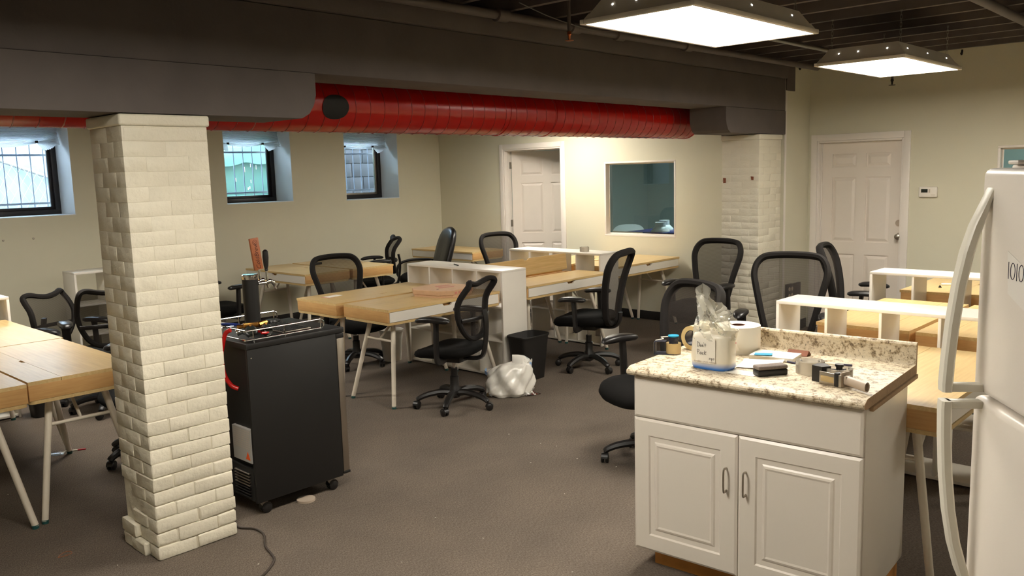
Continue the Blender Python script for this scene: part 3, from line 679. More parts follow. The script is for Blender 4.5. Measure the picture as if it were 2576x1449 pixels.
# ------------------------------------------------------------------ desks
DL, DD, DH = 1.19, .555, .764
FLAPD = .16
def notch_line(y, x0, x1, nd=.018, nw=.05, sgn=-1):
    """edge from x0 to x1 at depth y with a trapezoid finger notch in the middle, cut towards sgn*y"""
    return [(x0, y), (-nw, y), (-nw+.02, y+sgn*nd), (nw-.02, y+sgn*nd), (nw, y), (x1, y)]
def make_desk(name, label, flap_open=False):
    t = thing(name, label, 'desk'); x0, x1 = -DL/2, DL/2; yf, yb = -DD/2, DD/2; ys = yb-FLAPD
    zt = DH; th = .019; zb = .645; e = .006
    # main top, front (drawer) side at -y
    G().prism([(x0, yf-e), (x1, yf-e), (x1, ys-.001), (x0, ys-.001)], zt-th, zt, 'z').build('table_top', 'oak_top', t, 20)
    fl = G().prism([(x, y-yb) for x, y in notch_line(ys+.001, x0, x1, .016, .045, 1)] + [(x1, 0), (x0, 0)], -th, 0, 'z')
    f = fl.build('rear_flap', 'oak_top', t, 20, (0, yb, zt))
    if flap_open: f.rotation_euler = (R(-96), 0, 0); f.location = (0, yb-.004, zt+.002)
    g = G().rbox(x0, x0+.018, yf+.004, yb, zb+.019, zt-th, .001); g.build('side_panel', 'oak_side', t)
    g = G().rbox(x1-.018, x1, yf+.004, yb, zb+.019, zt-th, .001); g.build('side_panel', 'oak_side', t)
    G().rbox(x0+.018, x1-.018, yb-.016, yb, zb+.019, zt-th, .001).build('back_panel', 'oak_side', t)
    r = .03; pl = []
    for (cx, cy, a0) in ((x1-r, yb-r, 0), (x0+r, yb-r, 90), (x0+r, yf-e+r, 180), (x1-r, yf-e+r, 270)):
        for k in range(6): a = R(a0+k*18); pl.append((cx+r*math.cos(a), cy+r*math.sin(a)))
    G().prism(pl, zb, zb+.018, 'z').build('bottom_board', 'oak_edge', t, 30)
    # white drawer front with finger notch at the top centre
    dz0, dz1 = zb+.021, zt-th-.003
    pr = [(x0+.014, dz0), (x1-.014, dz0), (x1-.014, dz1)] + [(p[0], p[1]) for p in reversed(notch_line(dz1, x0+.014, x1-.014, .02, .055, -1))][1:-1] + [(x0+.014, dz1)]
    G().prism(pr, yf-.002, yf+.014, 'y').build('drawer_front', 'white_laminate', t, 20)
    G().box(x0+.02, x1-.02, yf+.03, yf+.05, dz0, dz1).build('drawer_box', 'oak_side', t, 0)
    # white tubular A-frame at each end
    for sx in (-1, 1):
        for sy in (-1, 1):
            foot = Vector((sx*(DL/2-.03), sy*(DD/2-.02), .012)); top = Vector((sx*(DL/2-.155), sy*(DD/2-.14), zb))
            l = G().cyl(foot, top, .0165, .019, 14).build('leg', 'powder_white', t)
            G().cyl(foot-Vector((0, 0, .012)), foot+(top-foot)*.012, .0165, .0175, 14).build('foot_cap', 'teal_foot', l)
        a = Vector((sx*(DL/2-.03), -(DD/2-.02), .012)).lerp(Vector((sx*(DL/2-.155), -(DD/2-.14), zb)), .76); b = Vector((a.x, -a.y, a.z))
        G().cyl(a, b, .010, n=10).build('stretcher', 'powder_white', t)
        G().cyl((a.x, 0, a.z), (a.x-sx*.17, 0, zb), .009, n=10).build('brace', 'powder_white', t)
    return t
def at_desk(x0, x1, y0, y1, face):
    """centre and turn for a desk whose drawer side faces the given way"""
    c = ((x0+x1)/2, (y0+y1)/2, 0); return c, {'-y': 0, '+y': R(180), '-x': R(-90), '+x': R(90)}[face]
DG = 'oak desks with white drawers'
pd = make_desk('office_desk', 'oak topped desk with white drawer front carrying the pizza box')
pd['group'] = DG
c, r = at_desk(3.845, 5.035, 4.912, 5.467, '-y'); pd.location = c; pd.rotation_euler = (0, 0, r)
def desk(x0, x1, y0, y1, face, label):
    c, r = at_desk(x0, x1, y0, y1, face); return copy_tree(pd, c, r, label, DG)
desk(3.815, 5.005, 5.525, 6.08, '+y', 'oak topped desk with the loose papers, backed against the pizza box desk')
dc = make_desk('office_desk', 'oak topped desk with its rear flap standing open behind the tall white shelf', True); dc['group'] = DG
c, r = at_desk(5.375, 6.565, 4.90, 5.455, '-y'); dc.location = c; dc.rotation_euler = (0, 0, r)
desk(5.375, 6.565, 5.50, 6.055, '+y', 'oak topped desk behind the one with its flap standing open')
desk(6.935, 8.125, 5.095, 5.65, '-y', 'oak topped desk reaching the far wall under the office window')
desk(6.935, 8.125, 5.69, 6.245, '+y', 'oak topped desk reaching the far wall, backed on the one under the office window')
desk(7.39, 7.945, 7.66, 8.85, '-x', 'oak topped desk alone in the corner left of the open door')
desk(4.815, 5.37, 7.49, 8.68, '-x', 'oak topped desk below the green window, drawer towards the brick pillar')
desk(5.415, 5.97, 7.49, 8.68, '+x', 'oak topped desk below the green window, drawer towards the corner')
desk(1.335, 1.89, 4.66, 5.85, '+x', 'oak topped desk reaching behind the free brick pillar')
desk(.765, 1.32, 4.63, 5.82, '-x', 'oak topped desk backed on the one behind the free brick pillar')
desk(1.355, 1.91, 5.865, 7.055, '+x', 'oak topped desk end to end with the one behind the free brick pillar')
desk(.785, 1.34, 5.84, 7.03, '-x', 'oak topped desk at the low white shelf end of the left island')
desk(3.545, 4.735, 1.01, 1.565, '-y', 'oak topped desk beside the fridge, between cabinet and white shelf')
desk(3.602, 4.792, 1.60, 2.155, '+y', 'oak topped desk hidden behind the granite-topped cabinet')
desk(5.115, 6.305, 1.645, 2.20, '+y', 'oak topped desk between the two right shelves, by the mesh chairs')
desk(5.115, 6.305, 1.055, 1.61, '-y', 'oak topped desk between the two right shelves, on the fridge side')
desk(6.775, 7.965, 1.70, 2.255, '+y', 'oak topped desk with the marker pen on it, near the closed door')
desk(6.775, 7.965, 1.11, 1.665, '-y', 'oak topped desk backed on the one with the marker pen')
# ------------------------------------------------------------------ white cube shelves
BW, BD, BH = 1.24, .30, .932
def make_shelf(label):
    t = thing('cube_shelf', label, 'shelf'); p = .019; w = BW/2; d = BD/2
    G().rbox(-w, w, -d, d, BH-p, BH, .0015).build('top_board', 'white_laminate', t)
    for sx in (-1, 1): G().rbox(min(sx*w, sx*(w-p)), max(sx*w, sx*(w-p)), -d, d, 0, BH-p, .0015).build('side_panel', 'white_laminate', t)
    zs = [.012, .315, .605]
    for z in zs: G().rbox(-w+p, w-p, -d+.002, d-.002, z, z+.017, .0015).build('shelf_board', 'white_laminate', t)
    zz = zs+[BH-p]
    for k in (1, 2, 3):
        x = -w+k*BW/4
        for j in range(3): G().rbox(x-.008, x+.008, -d+.003, d-.003, zz[j]+.017, zz[j+1], .001).build('divider', 'white_laminate', t)
    return t
SG = 'white open cube shelves'
ps = make_shelf('white open cube shelf standing across the end of the pizza box desk'); ps['group'] = SG
ps.location = (5.20, 5.51, 0); ps.rotation_euler = (0, 0, R(90))
for loc, rz, lab in (((6.755, 5.66, 0), 90, 'white open cube shelf with the tape roll on top, before the far wall'), ((4.945, 1.70, 0), 90, 'white open cube shelf just behind the granite-topped cabinet'),
                     ((6.605, 1.755, 0), 90, 'white open cube shelf nearest the closed white door'), ((3.505, 8.525, 0), 0, 'white open cube shelf by the window wall behind the brick pillar'), ((1.34, 7.215, 0), 0, 'white open cube shelf closing the end of the left desk island')):
    copy_tree(ps, loc, R(rz), lab, SG)

# ------------------------------------------------------------------ office chairs
def star_leg():
    g = G(); pts = [(.02, 0, .105), (.10, 0, .118), (.20, 0, .105), (.265, 0, .082), (.285, 0, .066)]
    g.tube(smoothpath(pts, 3), [.027-.009*k/12 for k in range(13)], 8, flat=1.2, upv=(0, 0, 1)); return g.mesh('base_leg', 'black_plastic')
def make_caster():
    g = G(); g.cyl((0, 0, .045), (0, 0, .08), .008, n=8)
    for sy in (-.014, .014):
        w = G().lathe([(.0, -.009), (.021, -.009), (.0265, -.005), (.0265, .005), (.021, .009), (.0, .009)], 16); w.xf(Matrix.Translation((.014, sy, .0265)) @ Matrix.Rotation(R(90), 4, 'X')); g.add(w.v, w.f)
    h = G().lathe([(.0, -.020), (.0295, -.020), (.0295, .020), (.0, .020)], 16)
    h.xf(Matrix.Translation((.012, 0, .031)) @ Matrix.Rotation(R(90), 4, 'X')); h.v = [(p[0], p[1], max(p[2], .030)) for p in h.v]; g.add(h.v, h.f)
    return g.mesh('caster', 'black_plastic')
LEGM, CASM = star_leg(), make_caster()
def base_parts(t, rot, lift):
    for k in range(5):
        l = obj('base_leg', LEGM, t, (0, 0, 0), R(rot+72*k)); obj('caster', CASM, l, (.285, 0, 0), random.uniform(0, 6.28))
    G().lathe([(.0, .07), (.03, .07), (.046, .085), (.046, .14), (.034, .16), (.034, .235), (.026, .24), (.026, .30+lift*.4), (.0, .30+lift*.4)], 18).build('gas_lift_sleeve', 'black_plastic', t)
    G().cyl((0, 0, .29+lift*.4), (0, 0, .37+lift), .0125, n=12).build('piston', 'chrome', t)
    G().rbox(-.085, .085, -.10, .11, .355+lift, .40+lift, .012).build('seat_mechanism', 'black_plastic', t)
    G().cyl((.085, .02, .375+lift), (.20, .03, .372+lift), .006, n=8).build('lever', 'black_plastic', t)
def seat_part(t, w, d, lift, thick, cy=.03):
    z0 = .395+lift
    def zf(x, y): u = (y-cy)/(d/2); return -.035*max(0, u-.35)**2*2.2 + .018*max(0, -u)*1.0 + .015*(2*x/w)**2
    prof = [(0, z0), (.82, z0), (.95, z0+thick*.22), (1, z0+thick*.5), (.97, z0+thick*.78), (.88, z0+thick*.95), (.6, z0+thick), (.3, z0+thick*.99), (0, z0+thick*.98)]
    G().pad(superell(w, d, 36, 3.4, 0, cy), prof, zf).build('seat', 'black_fabric', t, 60)
def back_parts(t, half, depth, lift, rt, mesh, bands=None):
    """half = right-hand outline from bottom centre to top centre, (u, z)"""
    loop = half + [(-u, z) for u, z in reversed(half[1:-1])]
    lp = smoothpath([(u, 0, z) for u, z in loop], 4, True); P = [Vector((p.x, depth(p.x, p.z), p.z+lift)) for p in lp]
    G().tube(P, rt, 8, True, flat=1.25).build('back_frame', 'frame_fabric', t)
    cz = sum(p.z for p in lp)/len(lp); rs = []
    for k in range(0, 9):
        s_ = 1-k/8*.98; rs.append([Vector((p.x*s_, depth(p.x*s_, cz+(p.z-cz)*s_), cz+(p.z-cz)*s_+lift)) for p in lp])
    G().rings(rs, cap0=False).build('back_mesh', mesh, t, 60)
def arm_part(t, sx, x, yb, yf, zpad, lift, post_y, style):
    g = G(); z0 = .40+lift
    if style == 'A':
        g.tube(smoothpath([(sx*.16, post_y, z0), (sx*(x-.02), post_y, z0+.0), (sx*x, post_y, z0+.06), (sx*x, post_y-.005, zpad-.05), (sx*x, post_y-.005, zpad-.01)], 4), [.030]*13+[.034, .038, .042, .046], 8, flat=.5)
    else:
        g.tube(smoothpath([(sx*.16, post_y, z0), (sx*(x-.01), post_y, z0+.0), (sx*x, post_y, z0+.05), (sx*x, post_y+.01, zpad-.06), (sx*x, post_y+.015, zpad-.012)], 4), .034, 8, flat=.55)
    o = g.build('armrest', 'black_plastic', t)
    out = superell(.098, yf-yb, 28, 2.5, sx*x, (yb+yf)/2)
    def zf(px, py): u = (py-(yb+yf)/2)/((yf-yb)/2); return -.018*max(0, u)**2 - .008*max(0, -u)**2
    G().pad(out, [(0, zpad-.020), (.86, zpad-.020), (1, zpad-.006), (.96, zpad+.010), (.72, zpad+.018), (0, zpad+.020)], zf).build('arm_pad', 'arm_rubber', o, 60)
CG = 'black office chairs on casters'
def chair_a(loc, face, label, rot=0, lift=0):
    """task chair with a scooped mesh back whose top corners flick backwards"""
    t = thing('task_chair', label, 'chair', loc, math.atan2(face[1], face[0])-math.pi/2, CG); base_parts(t, rot, lift); seat_part(t, .49, .47, lift, .075)
    def dep(u, z):
        v = z-.54; y = -.205-.05*v + .32*u*u*(1-1.2*max(0, z-.86)/.14); return y + .032*math.sin(v*7.0) - .05*(max(0, abs(u)-.06)/.14)**2*min(1, max(0, z-.80)/.15)**1.5
    half = [(0, .545), (.085, .553), (.15, .60), (.195, .69), (.212, .78), (.210, .86), (.207, .918), (.192, .962), (.15, .974), (.085, .957), (0, .945)]
    back_parts(t, half, dep, lift, .020, 'chair_mesh')
    pts = [(u, dep(u, .70)-.028-.035*(1-(u/.21)**2), .70+lift) for u in [-.205+.41*k/12 for k in range(13)]]
    G().tube(pts, .016, 8, flat=.45, upv=(0, 0, 1)).build('lumbar_band', 'black_plastic', t)
    G().tube(smoothpath([(0, -.08, .385+lift), (0, -.235, .40+lift), (0, -.275, .50+lift), (0, -.29, .66+lift), (0, -.275, .76+lift)], 5), [.03]*10+[.028]*11, 8, flat=.55, upv=(1, 0, 0)).build('back_post', 'black_plastic', t)
    for sx in (-1, 1): arm_part(t, sx, .275, -.14, .15, .715+lift, lift, -.02, 'A')
    return t
def chair_b(loc, face, label, rot=0, lift=0, sc=1.0, mesh='chair_mesh', arms=.68):
    """larger chair with a spoon-shaped mesh back, wide at the shoulders"""
    t = thing('mesh_chair', label, 'chair', loc, math.atan2(face[1], face[0])-math.pi/2, CG); base_parts(t, rot, lift); seat_part(t, .53, .51, lift, .095)
    def dep(u, z): v = z-.42; return -.225-.26*v+.05*math.sin(v*4.2) + .38*u*u
    half = [(0, .425), (.085, .43), (.138, .475), (.168, .57), (.20, .70), (.232, .83), (.25, .915), (.238, .985), (.195, 1.032), (.12, 1.046), (0, 1.05)]
    half = [(u*sc, .425+(z-.425)*sc) for u, z in half]
    back_parts(t, half, dep, lift, .026, mesh)
    G().tube(smoothpath([(0, -.06, .385+lift), (0, -.22, .385+lift), (0, -.285, .43+lift), (0, -.30, .52+lift)], 5), .034, 8, flat=.5, upv=(1, 0, 0)).build('back_post', 'black_plastic', t)
    for sx in (-1, 1): arm_part(t, sx, .30, -.10, .16, arms+lift, lift, .0, 'B')
    return t
chair_a((4.22, 4.62, 0), (-.29, .96), 'black mesh task chair drawn up to the pizza box desk', 52)
chair_b((5.82, 4.58, 0), (-.27, .96), 'black mesh chair at the desk with the open flap, beside the black waste bin', 20, arms=.665)
chair_b((6.86, 4.08, 0), (-.98, .06), 'black mesh chair standing right before the far brick pillar', 10)
chair_b((4.12, 2.77, 0), (-.93, .36), 'black mesh chair right behind the granite-topped cabinet, seat showing beside it', 62, arms=.715)
chair_b((5.84, 2.77, 0), (-.96, -.28), 'black mesh chair with large back before the double wall socket', 30, lift=-.04, sc=1.08, arms=.70)
chair_b((7.22, 2.69, 0), (.22, -.97), 'black mesh chair turned sideways before the closed white door', 40, lift=0, arms=.69)
chair_b((4.62, 6.40, 0), (-.1, -1), 'black mesh chair at the desk with the loose papers', 41, lift=-.045)
chair_a((6.28, 8.20, 0), (-.85, .45), 'black mesh task chair below the dark window, arms towards the desk', 15, lift=.04)
chair_b((7.22, 6.80, 0), (-.2, -.98), 'black mesh chair before the door frame, behind the open desk flap', 33, lift=-.03)
chair_b((4.17, 8.03, 0), (1, .02), 'black office chair half hidden by the beer tap tower', 5, arms=.70)
chair_a((2.47, 7.34, 0), (.45, -.9), 'low black task chair by the window wall left of the brick pillar', 25, lift=-.10)
chair_a((2.50, 6.70, 0), (.2, .98), 'black task chair half behind the brick pillar before the white cube shelf', 28)
chair_a((2.19, 5.30, 0), (-1, .05), 'black task chair behind the brick pillar with one caster showing', 175)
def chair_exec(loc, face, label):
    t = thing('leather_chair', label, 'chair', loc, math.atan2(face[1], face[0])-math.pi/2, CG); base_parts(t, 18, .03); seat_part(t, .52, .50, .03, .11)
    half = [(0, .50), (.15, .50), (.205, .56), (.22, .70), (.222, .85), (.205, .97), (.16, 1.05), (.09, 1.085), (0, 1.095)]
    loop = smoothpath([(u, 0, z) for u, z in half+[(-u, z) for u, z in reversed(half[1:-1])]], 3, True); cz = .80; rs = []
    for sc, dy in ((0, -.055), (.7, -.055), (.93, -.045), (1, -.015), (.96, .012), (.85, .028), (.5, .034), (0, .035)):
        rs.append([Vector((p.x*sc, -.20-.30*(cz+(p.z-cz)*sc-.5)+dy+.25*(p.x*sc)**2, cz+(p.z-cz)*sc)) for p in loop])
    G().rings(rs).build('backrest', 'black_leather', t, 60)
    for sx in (-1, 1):
        G().tube(smoothpath([(sx*.27, .16, .42), (sx*.285, .24, .52), (sx*.285, .21, .64), (sx*.285, .06, .685), (sx*.28, -.16, .68), (sx*.23, -.27, .66)], 5), .017, 8, flat=1.3).build('armrest', 'black_plastic', t)
    return t
chair_exec((6.84, 7.98, 0), (-.95, .30), 'black leather chair with loop arms before the corner desk')
# ------------------------------------------------------------------ granite-topped cabinet
CA = R(-86.37); CO = Vector((2.924, 2.064, 0)); CWD = .965; CDP = .555
def cab_pt(lx, ly, z=0): return CO + Vector((lx*math.cos(CA)-ly*math.sin(CA), lx*math.sin(CA)+ly*math.cos(CA), z))
ca = thing('base_cabinet', 'white two-door kitchen base cabinet with wooden toe kick under the granite counter', 'cabinet', CO, CA)
G().rbox(0, CWD, .021, CDP, .105, .875, .002).build('carcass', 'cabinet_white', ca)
G().rbox(.055, CWD-.012, .085, CDP-.02, 0, .104, .002).build('toe_kick', 'toe_wood', ca)
def bevel_front(g, a, b, c, d, y1=.02, e=.010):
    o = [(a, c), (b, c), (b, d), (a, d)]; i = [(a+e, c+e), (b-e, c+e), (b-e, d-e), (a+e, d-e)]
    g.add([(x, y1, z) for x, z in o]+[(x, .006, z) for x, z in o]+[(x, 0, z) for x, z in i], [(3, 2, 1, 0)]+[(k, (k+1) % 4, (k+1) % 4+4, k+4) for k in range(4)]+[(k+4, (k+1) % 4+4, (k+1) % 4+8, k+8) for k in range(4)]); return i
g = G(); i = bevel_front(g, .004, CWD-.004, .692, .868); g.add([(x, 0, z) for x, z in i], [(0, 1, 2, 3)]); g.build('drawer_front', 'cabinet_white', ca, 20)
def cab_door(a, b, c, d, hx):
    g = G(); i = bevel_front(g, a, b, c, d); s_ = .072
    def rect(q, y): return [(a+q, y, c+q), (b-q, y, c+q), (b-q, y, d-q), (a+q, y, d-q)]
    prof = [(.010, 0), (s_, 0), (s_+.006, .0065), (s_+.026, .0075), (s_+.032, .003), (s_+.040, .0005), (s_+.048, .0035), (s_+.052, .0035)]
    rs = [rect(q, y) for q, y in prof]; g.rings(rs, cap0=False, cap1=True)
    dd = g.build('door', 'cabinet_white', ca, 15)
    z0, z1 = .452, .545; g2 = G(); pth = [(hx, 0, z1), (hx, -.018, z1+.002), (hx, -.028, z1-.008), (hx, -.028, z0+.008), (hx, -.018, z0-.002), (hx, 0, z0)]
    G().tube(smoothpath(pth, 4), .0042, 8).build('handle', 'brushed', dd)
cab_door(.003, CWD/2-.002, .094, .688, CWD/2-.047); cab_door(CWD/2+.002, CWD-.003, .094, .688, CWD/2+.036)
ct = thing('countertop', 'speckled granite-look laminate countertop with backsplash and raw cut end', 'countertop', CO+Vector((0, 0, 0)), CA)
x0, x1 = -.012, CWD+.008
prof = [(.648, .876), (-.012, .876), (-.026, .879), (-.034, .888), (-.034, .897), (-.028, .903), (-.020, .905), (-.010, .912), (.004, .914), (.625, .914), (.634, .917), (.638, .926), (.638, .985), (.634, .990), (.632, .997), (.636, 1.004), (.642, 1.007), (.648, 1.007)]
G().prism(prof, x0, x1, 'x').build('slab', 'granite', ct, 30)
G().prism([(y, z) for y, z in prof], x1, x1+.0015, 'x').build('raw_end', 'board_brown', ct, 30)
G().rbox(x1-.004, x1+.010, .04, .64, .858, .8755, .002).build('batten', 'board_brown', ct)
ZT = .9142
def put(name, label, cat, px, py, rz=0, z=ZT, group=None):
    q = onz(px, py, z); return thing(name, label, cat, (q.x, q.y, z), rz, group)
# clear bag of paper cups with a hand-written note
q = cab_pt(.305, .145); cu = thing('cup_bag', 'clear plastic bag of white cups with handwritten note standing on the counter', 'bag', (q.x, q.y, ZT), CA)
out = superell(.175, .11, 40, 3.6)
def lump(x, y): return 0
prof = [(0, .001), (.92, .001), (1, .012), (1.02, .05), (1.0, .10), (.96, .135), (.86, .15), (.6, .155), (0, .158)]
gg = G().pad(out, prof); rr = random.Random(2)
gg.v = [(p[0]*(1+.025*math.sin(p[2]*50+p[1]*30)), p[1]*(1+.03*math.sin(p[2]*40+p[0]*40)), p[2]) for p in gg.v]; gg.build('cup_sleeve', 'cup_sleeve', cu, 60)
for k, (cx, cy, h) in enumerate(((-.055, .01, .178), (.03, -.012, .168), (.06, .025, .165))):
    G().lathe([(.028, .12), (.034, h-.012), (.036, h-.008), (.036, h), (.033, h), (.031, h-.01), (.0, h-.012)], 20, (cx, cy, 0)).build('paper_cup', 'cup_white', cu)
def crumple(u, v):
    a = 2*math.pi*u; h = .125+.165*v; w = .088*(1-.45*v)+.01*math.sin(a*5+v*7)*(.4+v); d = .055*(1-.72*v)+.012*math.sin(a*7+v*9)*(.3+v)
    x = w*math.cos(a)*1.02 + .035*v*v*math.sin(2.2*v+1) - .018*v + .012*math.sin(a*9+v*16)*v; y = d*math.sin(a)+.008*math.sin(a*6+v*14)
    return (x, y, h + .022*math.sin(a*3+1.0)*v*v + .045*math.cos(a-2.6)*v*v)
G().surf(crumple, 56, 22).build('crumpled_film', 'clear_plastic', cu, 25)
# ragged open ear of the bag
def ear(u, v): return (.02+.075*u+.012*math.sin(9*v), -.03+.02*math.sin(7*u+4*v), .15+.085*v+.03*u*v)
G().surf(ear, 10, 10).jitter(.003, 5).build('bag_ear', 'clear_plastic', cu, 20)
G().surf(lambda u, v: (-.052+.088*u, -.0578-.002*math.sin(3*u), .03+.105*v), 8, 8).build('paper_note', 'paper', cu)
def strokes(lines, ox, oz, s, y, r, mat, parent, name='handwriting'):
    g = G()
    for l in lines: g.tube(smoothpath([(ox+s*a, y, oz+s*b) for a, b in l], 3) if len(l) > 2 else [(ox+s*a, y, oz+s*b) for a, b in l], r, 5)
    return g.build(name, mat, parent)
DONT = [[(0, 0), (.05, 1)], [(0, .95), (.5, .7), (.45, .15), (0, 0)], [(.75, .4), (.62, .2), (.75, 0), (.9, .2), (.78, .4)], [(1.05, 0), (1.08, .4)], [(1.07, .3), (1.22, .42), (1.32, 0)], [(1.42, .75), (1.45, .9)], [(1.72, .8), (1.68, 0)], [(1.5, .42), (1.95, .48)]]
PACK = [[(0, 0), (.05, 1)], [(.03, .98), (.42, .85), (.3, .5), (.03, .5)], [(.85, .42), (.62, .4), (.6, .05), (.85, .1), (.88, .42)], [(.88, .2), (.92, 0)], [(1.35, .4), (1.12, .35), (1.1, .05), (1.38, .02)], [(1.58, 0), (1.6, .8)], [(1.95, .6), (1.6, .3), (1.95, 0)]]
CUPS = [[(0, .05), (.02, .0)], [(.3, .4), (.32, .05), (.55, .1), (.56, .4)], [(.8, .35), (.78, -.35)], [(.8, .3), (1.02, .3), (.98, .05), (.8, .05)], [(1.5, .38), (1.3, .32), (1.45, .1), (1.25, .0)]]
strokes(DONT, -.044, .098, .021, -.0612, .0007, 'ink_black', cu); strokes(PACK, -.044, .066, .021, -.0612, .0007, 'ink_black', cu); strokes(CUPS, .006, .048, .018, -.0612, .0007, 'ink_black', cu)
o = obj('print', textmesh('durable \u2022 crack resistant', .0105, 'grey_plastic'), cu, (-.008, -.0600, .036)); o.rotation_euler = (R(90), 0, 0)
# packing tape dispenser, dark blue with a cyan knob
t = put('tape_dispenser', 'dark blue tape dispenser with cyan knob and tan tape at the counter edge', 'dispenser', 1682, 889, CA+R(20)); 
G().lathe([(.020, .004), (.034, .004), (.034, .05), (.020, .05)], 28, (.022, 0, 0)).build('tape_roll', 'tan_tape', t)
G().lathe([(0, 0), (.021, 0), (.021, .062), (.024, .064), (.024, .078), (.0, .08)], 24, (.022, 0, 0)).build('hub', 'dark_blue', t)
G().lathe([(0, .080), (.0245, .080), (.0245, .085), (0, .086)], 24, (.022, 0, 0)).build('knob_cap', 'cyan', t)
G().rbox(-.062, .03, -.036, -.033, 0, .004, .001).rbox(-.062, -.057, -.034, .022, .0, .056, .001).rbox(-.062, .02, -.026, .026, .0, .0035, .001).rbox(-.062, -.012, -.02, .02, .055, .058, .001).build('frame', 'dark_blue', t)
G().box(-.0635, -.0622, -.032, .02, .004, .054).build('cutter_blade', 'brushed', t, 0)
o = G().tube([(-.058, -.01, .06), (-.02, -.012, .07), (-.035, .0, .074), (.0, .0, .078)], .0022, 6).build('spring_clip', 'paper', t)
# masking tape roll on edge
q = cab_pt(.068, .43); t = thing('masking_tape', 'beige masking tape roll standing on edge behind the cup bag', 'tape roll', (q.x, q.y, ZT+.057), CA+R(-8))
G().rings([[(dx, r_*math.cos(2*math.pi*k/32), r_*math.sin(2*math.pi*k/32)) for k in range(32)] for dx, r_ in ((-.024, .036), (-.024, .0565), (.024, .0565), (.024, .036))], loop=True).xf(Matrix.Rotation(R(90), 4, 'Z')).build('tape', 'masking', t)
G().rings([[(dx, r_*math.cos(2*math.pi*k/32), r_*math.sin(2*math.pi*k/32)) for k in range(32)] for dx, r_ in ((-.0235, .033), (-.0235, .036), (.0235, .036), (.0235, .033))], loop=True).xf(Matrix.Rotation(R(90), 4, 'Z')).build('core', 'dark_blue', t)
# big label roll
q = cab_pt(.245, .515); t = thing('label_roll', 'large white label roll with brown cardboard core by the backsplash', 'roll', (q.x, q.y, ZT))
G().lathe([(.032, 0), (.098, 0), (.0985, .002), (.0985, .118), (.098, .12), (.032, .12)], 48, cap=False).build('paper_wind', 'paper', t)
G().lathe([(.027, .0), (.032, .0), (.032, .119), (.027, .119)], 32, cap=False).build('core', 'tube_brown', t)
# papers, envelope, cards
def sheet(name, label, cat, lx, ly, w, h, rz, z, curl, mat='paper', th=.0012):
    q = cab_pt(lx, ly); t = thing(name, label, cat, (q.x, q.y, z), CA+R(rz), None)
    g = G(); 
    for s_ in (0, 1): g.surf(lambda u, v: ((u-.5)*w, (v-.5)*h, s_*th+curl*(u*u*.6+max(0, v-.5)**2*2)), 10, 8)
    n_ = 11*9; ed = [(i, i+1) for i in range(10)] + [(88+i, 88+i+1) for i in range(10)] + [(j*11, j*11+11) for j in range(8)] + [(j*11+10, j*11+21) for j in range(8)]
    g.f += [(a, b, b+n_, a+n_) for a, b in ed]; g.build('sheet', mat, t); return t
t = sheet('paper_sheet', 'white paper sheet with curled edge between cup bag and tape roll', 'paper', .455, .27, .17, .13, 8, ZT+.003, .018)
t = sheet('envelope', 'pale paper card lying under the grey eraser', 'paper', .445, .125, .13, .07, -6, ZT+.0002, 0)
t = sheet('notepad', 'white notepad lying before the backsplash', 'notepad', .445, .455, .19, .13, 5, ZT+.001, 0, th=.016)
t = sheet('blue_card', 'light blue card lying on the notepad', 'card', .41, .41, .075, .035, 15, ZT+.019, .004, 'cyan')
for k in range(2):
    q = cab_pt(.235+.035*k, .40+.012*k); t = thing('folded_label', ('folded white label with red edge standing by the label roll, the taller one' if k == 0 else 'folded white label with red edge standing by the label roll, the shorter one'), 'label', (q.x, q.y, ZT+.019), CA+R(15), 'red edged labels')
    G().prism([(-.028, 0), (.028, 0), (.012, .042-.004*k)], 0, .0012, 'y').build('sheet', 'paper', t, 0); G().tube([(-.028, -.0005, .001), (.012, -.0005, .042-.004*k)], .002, 5).build('red_edge', 'print_red', t)
# black capped marker + knife + pens
q = cab_pt(.272, .345); t = thing('black_knob', 'black round cap lying beside the cup bag', 'cap', (q.x, q.y, ZT+.016), CA+R(70))
G().lathe([(.0, -.02), (.014, -.02), (.016, -.012), (.016, .012), (.012, .02), (.0, .02)], 18).xf(Matrix.Rotation(R(90), 4, 'Y')).build('cap', 'black_plastic', t)
q = cab_pt(.505, .57); t = thing('cardboard_scrap', 'folded brown cardboard scrap against the backsplash', 'cardboard', (q.x, q.y, ZT), CA+R(4))
G().prism([(-.03, 0), (.03, 0), (.03, .002), (.0, .022), (-.03, .003)], -.045, .045, 'x').build('sheet', 'tube_brown', t, 10)
def pen(name, label, lx, ly, L, r_, rz, m1, m2):
    q = cab_pt(lx, ly); t = thing(name, label, 'pen', (q.x, q.y, ZT+r_), CA+R(rz))
    G().lathe([(0, -L/2), (r_*.3, -L/2), (r_, -L/2+.012), (r_, L/2-.045), (0, L/2-.045)], 12).xf(Matrix.Rotation(R(90), 4, 'Y')).build('barrel', m1, t)
    G().lathe([(0, L/2-.046), (r_*1.08, L/2-.046), (r_*1.08, L/2), (0, L/2)], 12).xf(Matrix.Rotation(R(90), 4, 'Y')).build('cap', m2, t)
pen('ballpoint_pen', 'purple and silver ballpoint pen lying between eraser and notepad', .50, .40, .14, .0042, -12, 'brushed', 'ink')
pen('ballpoint_pen', 'white ballpoint pen lying behind the tape gun', .70, .46, .14, .0045, 6, 'paper', 'ink')
# felt eraser
q = cab_pt(.548, .155); t = thing('felt_eraser', 'black board eraser with grey felt top on the counter', 'eraser', (q.x, q.y, ZT), CA+R(52))
G().rbox(-.065, .065, -.025, .025, 0, .026, .006, 3).build('block', 'black_plastic', t); G().rbox(-.065, .065, -.0255, .0255, .0262, .042, .006, 3).build('felt', 'felt_grey', t)
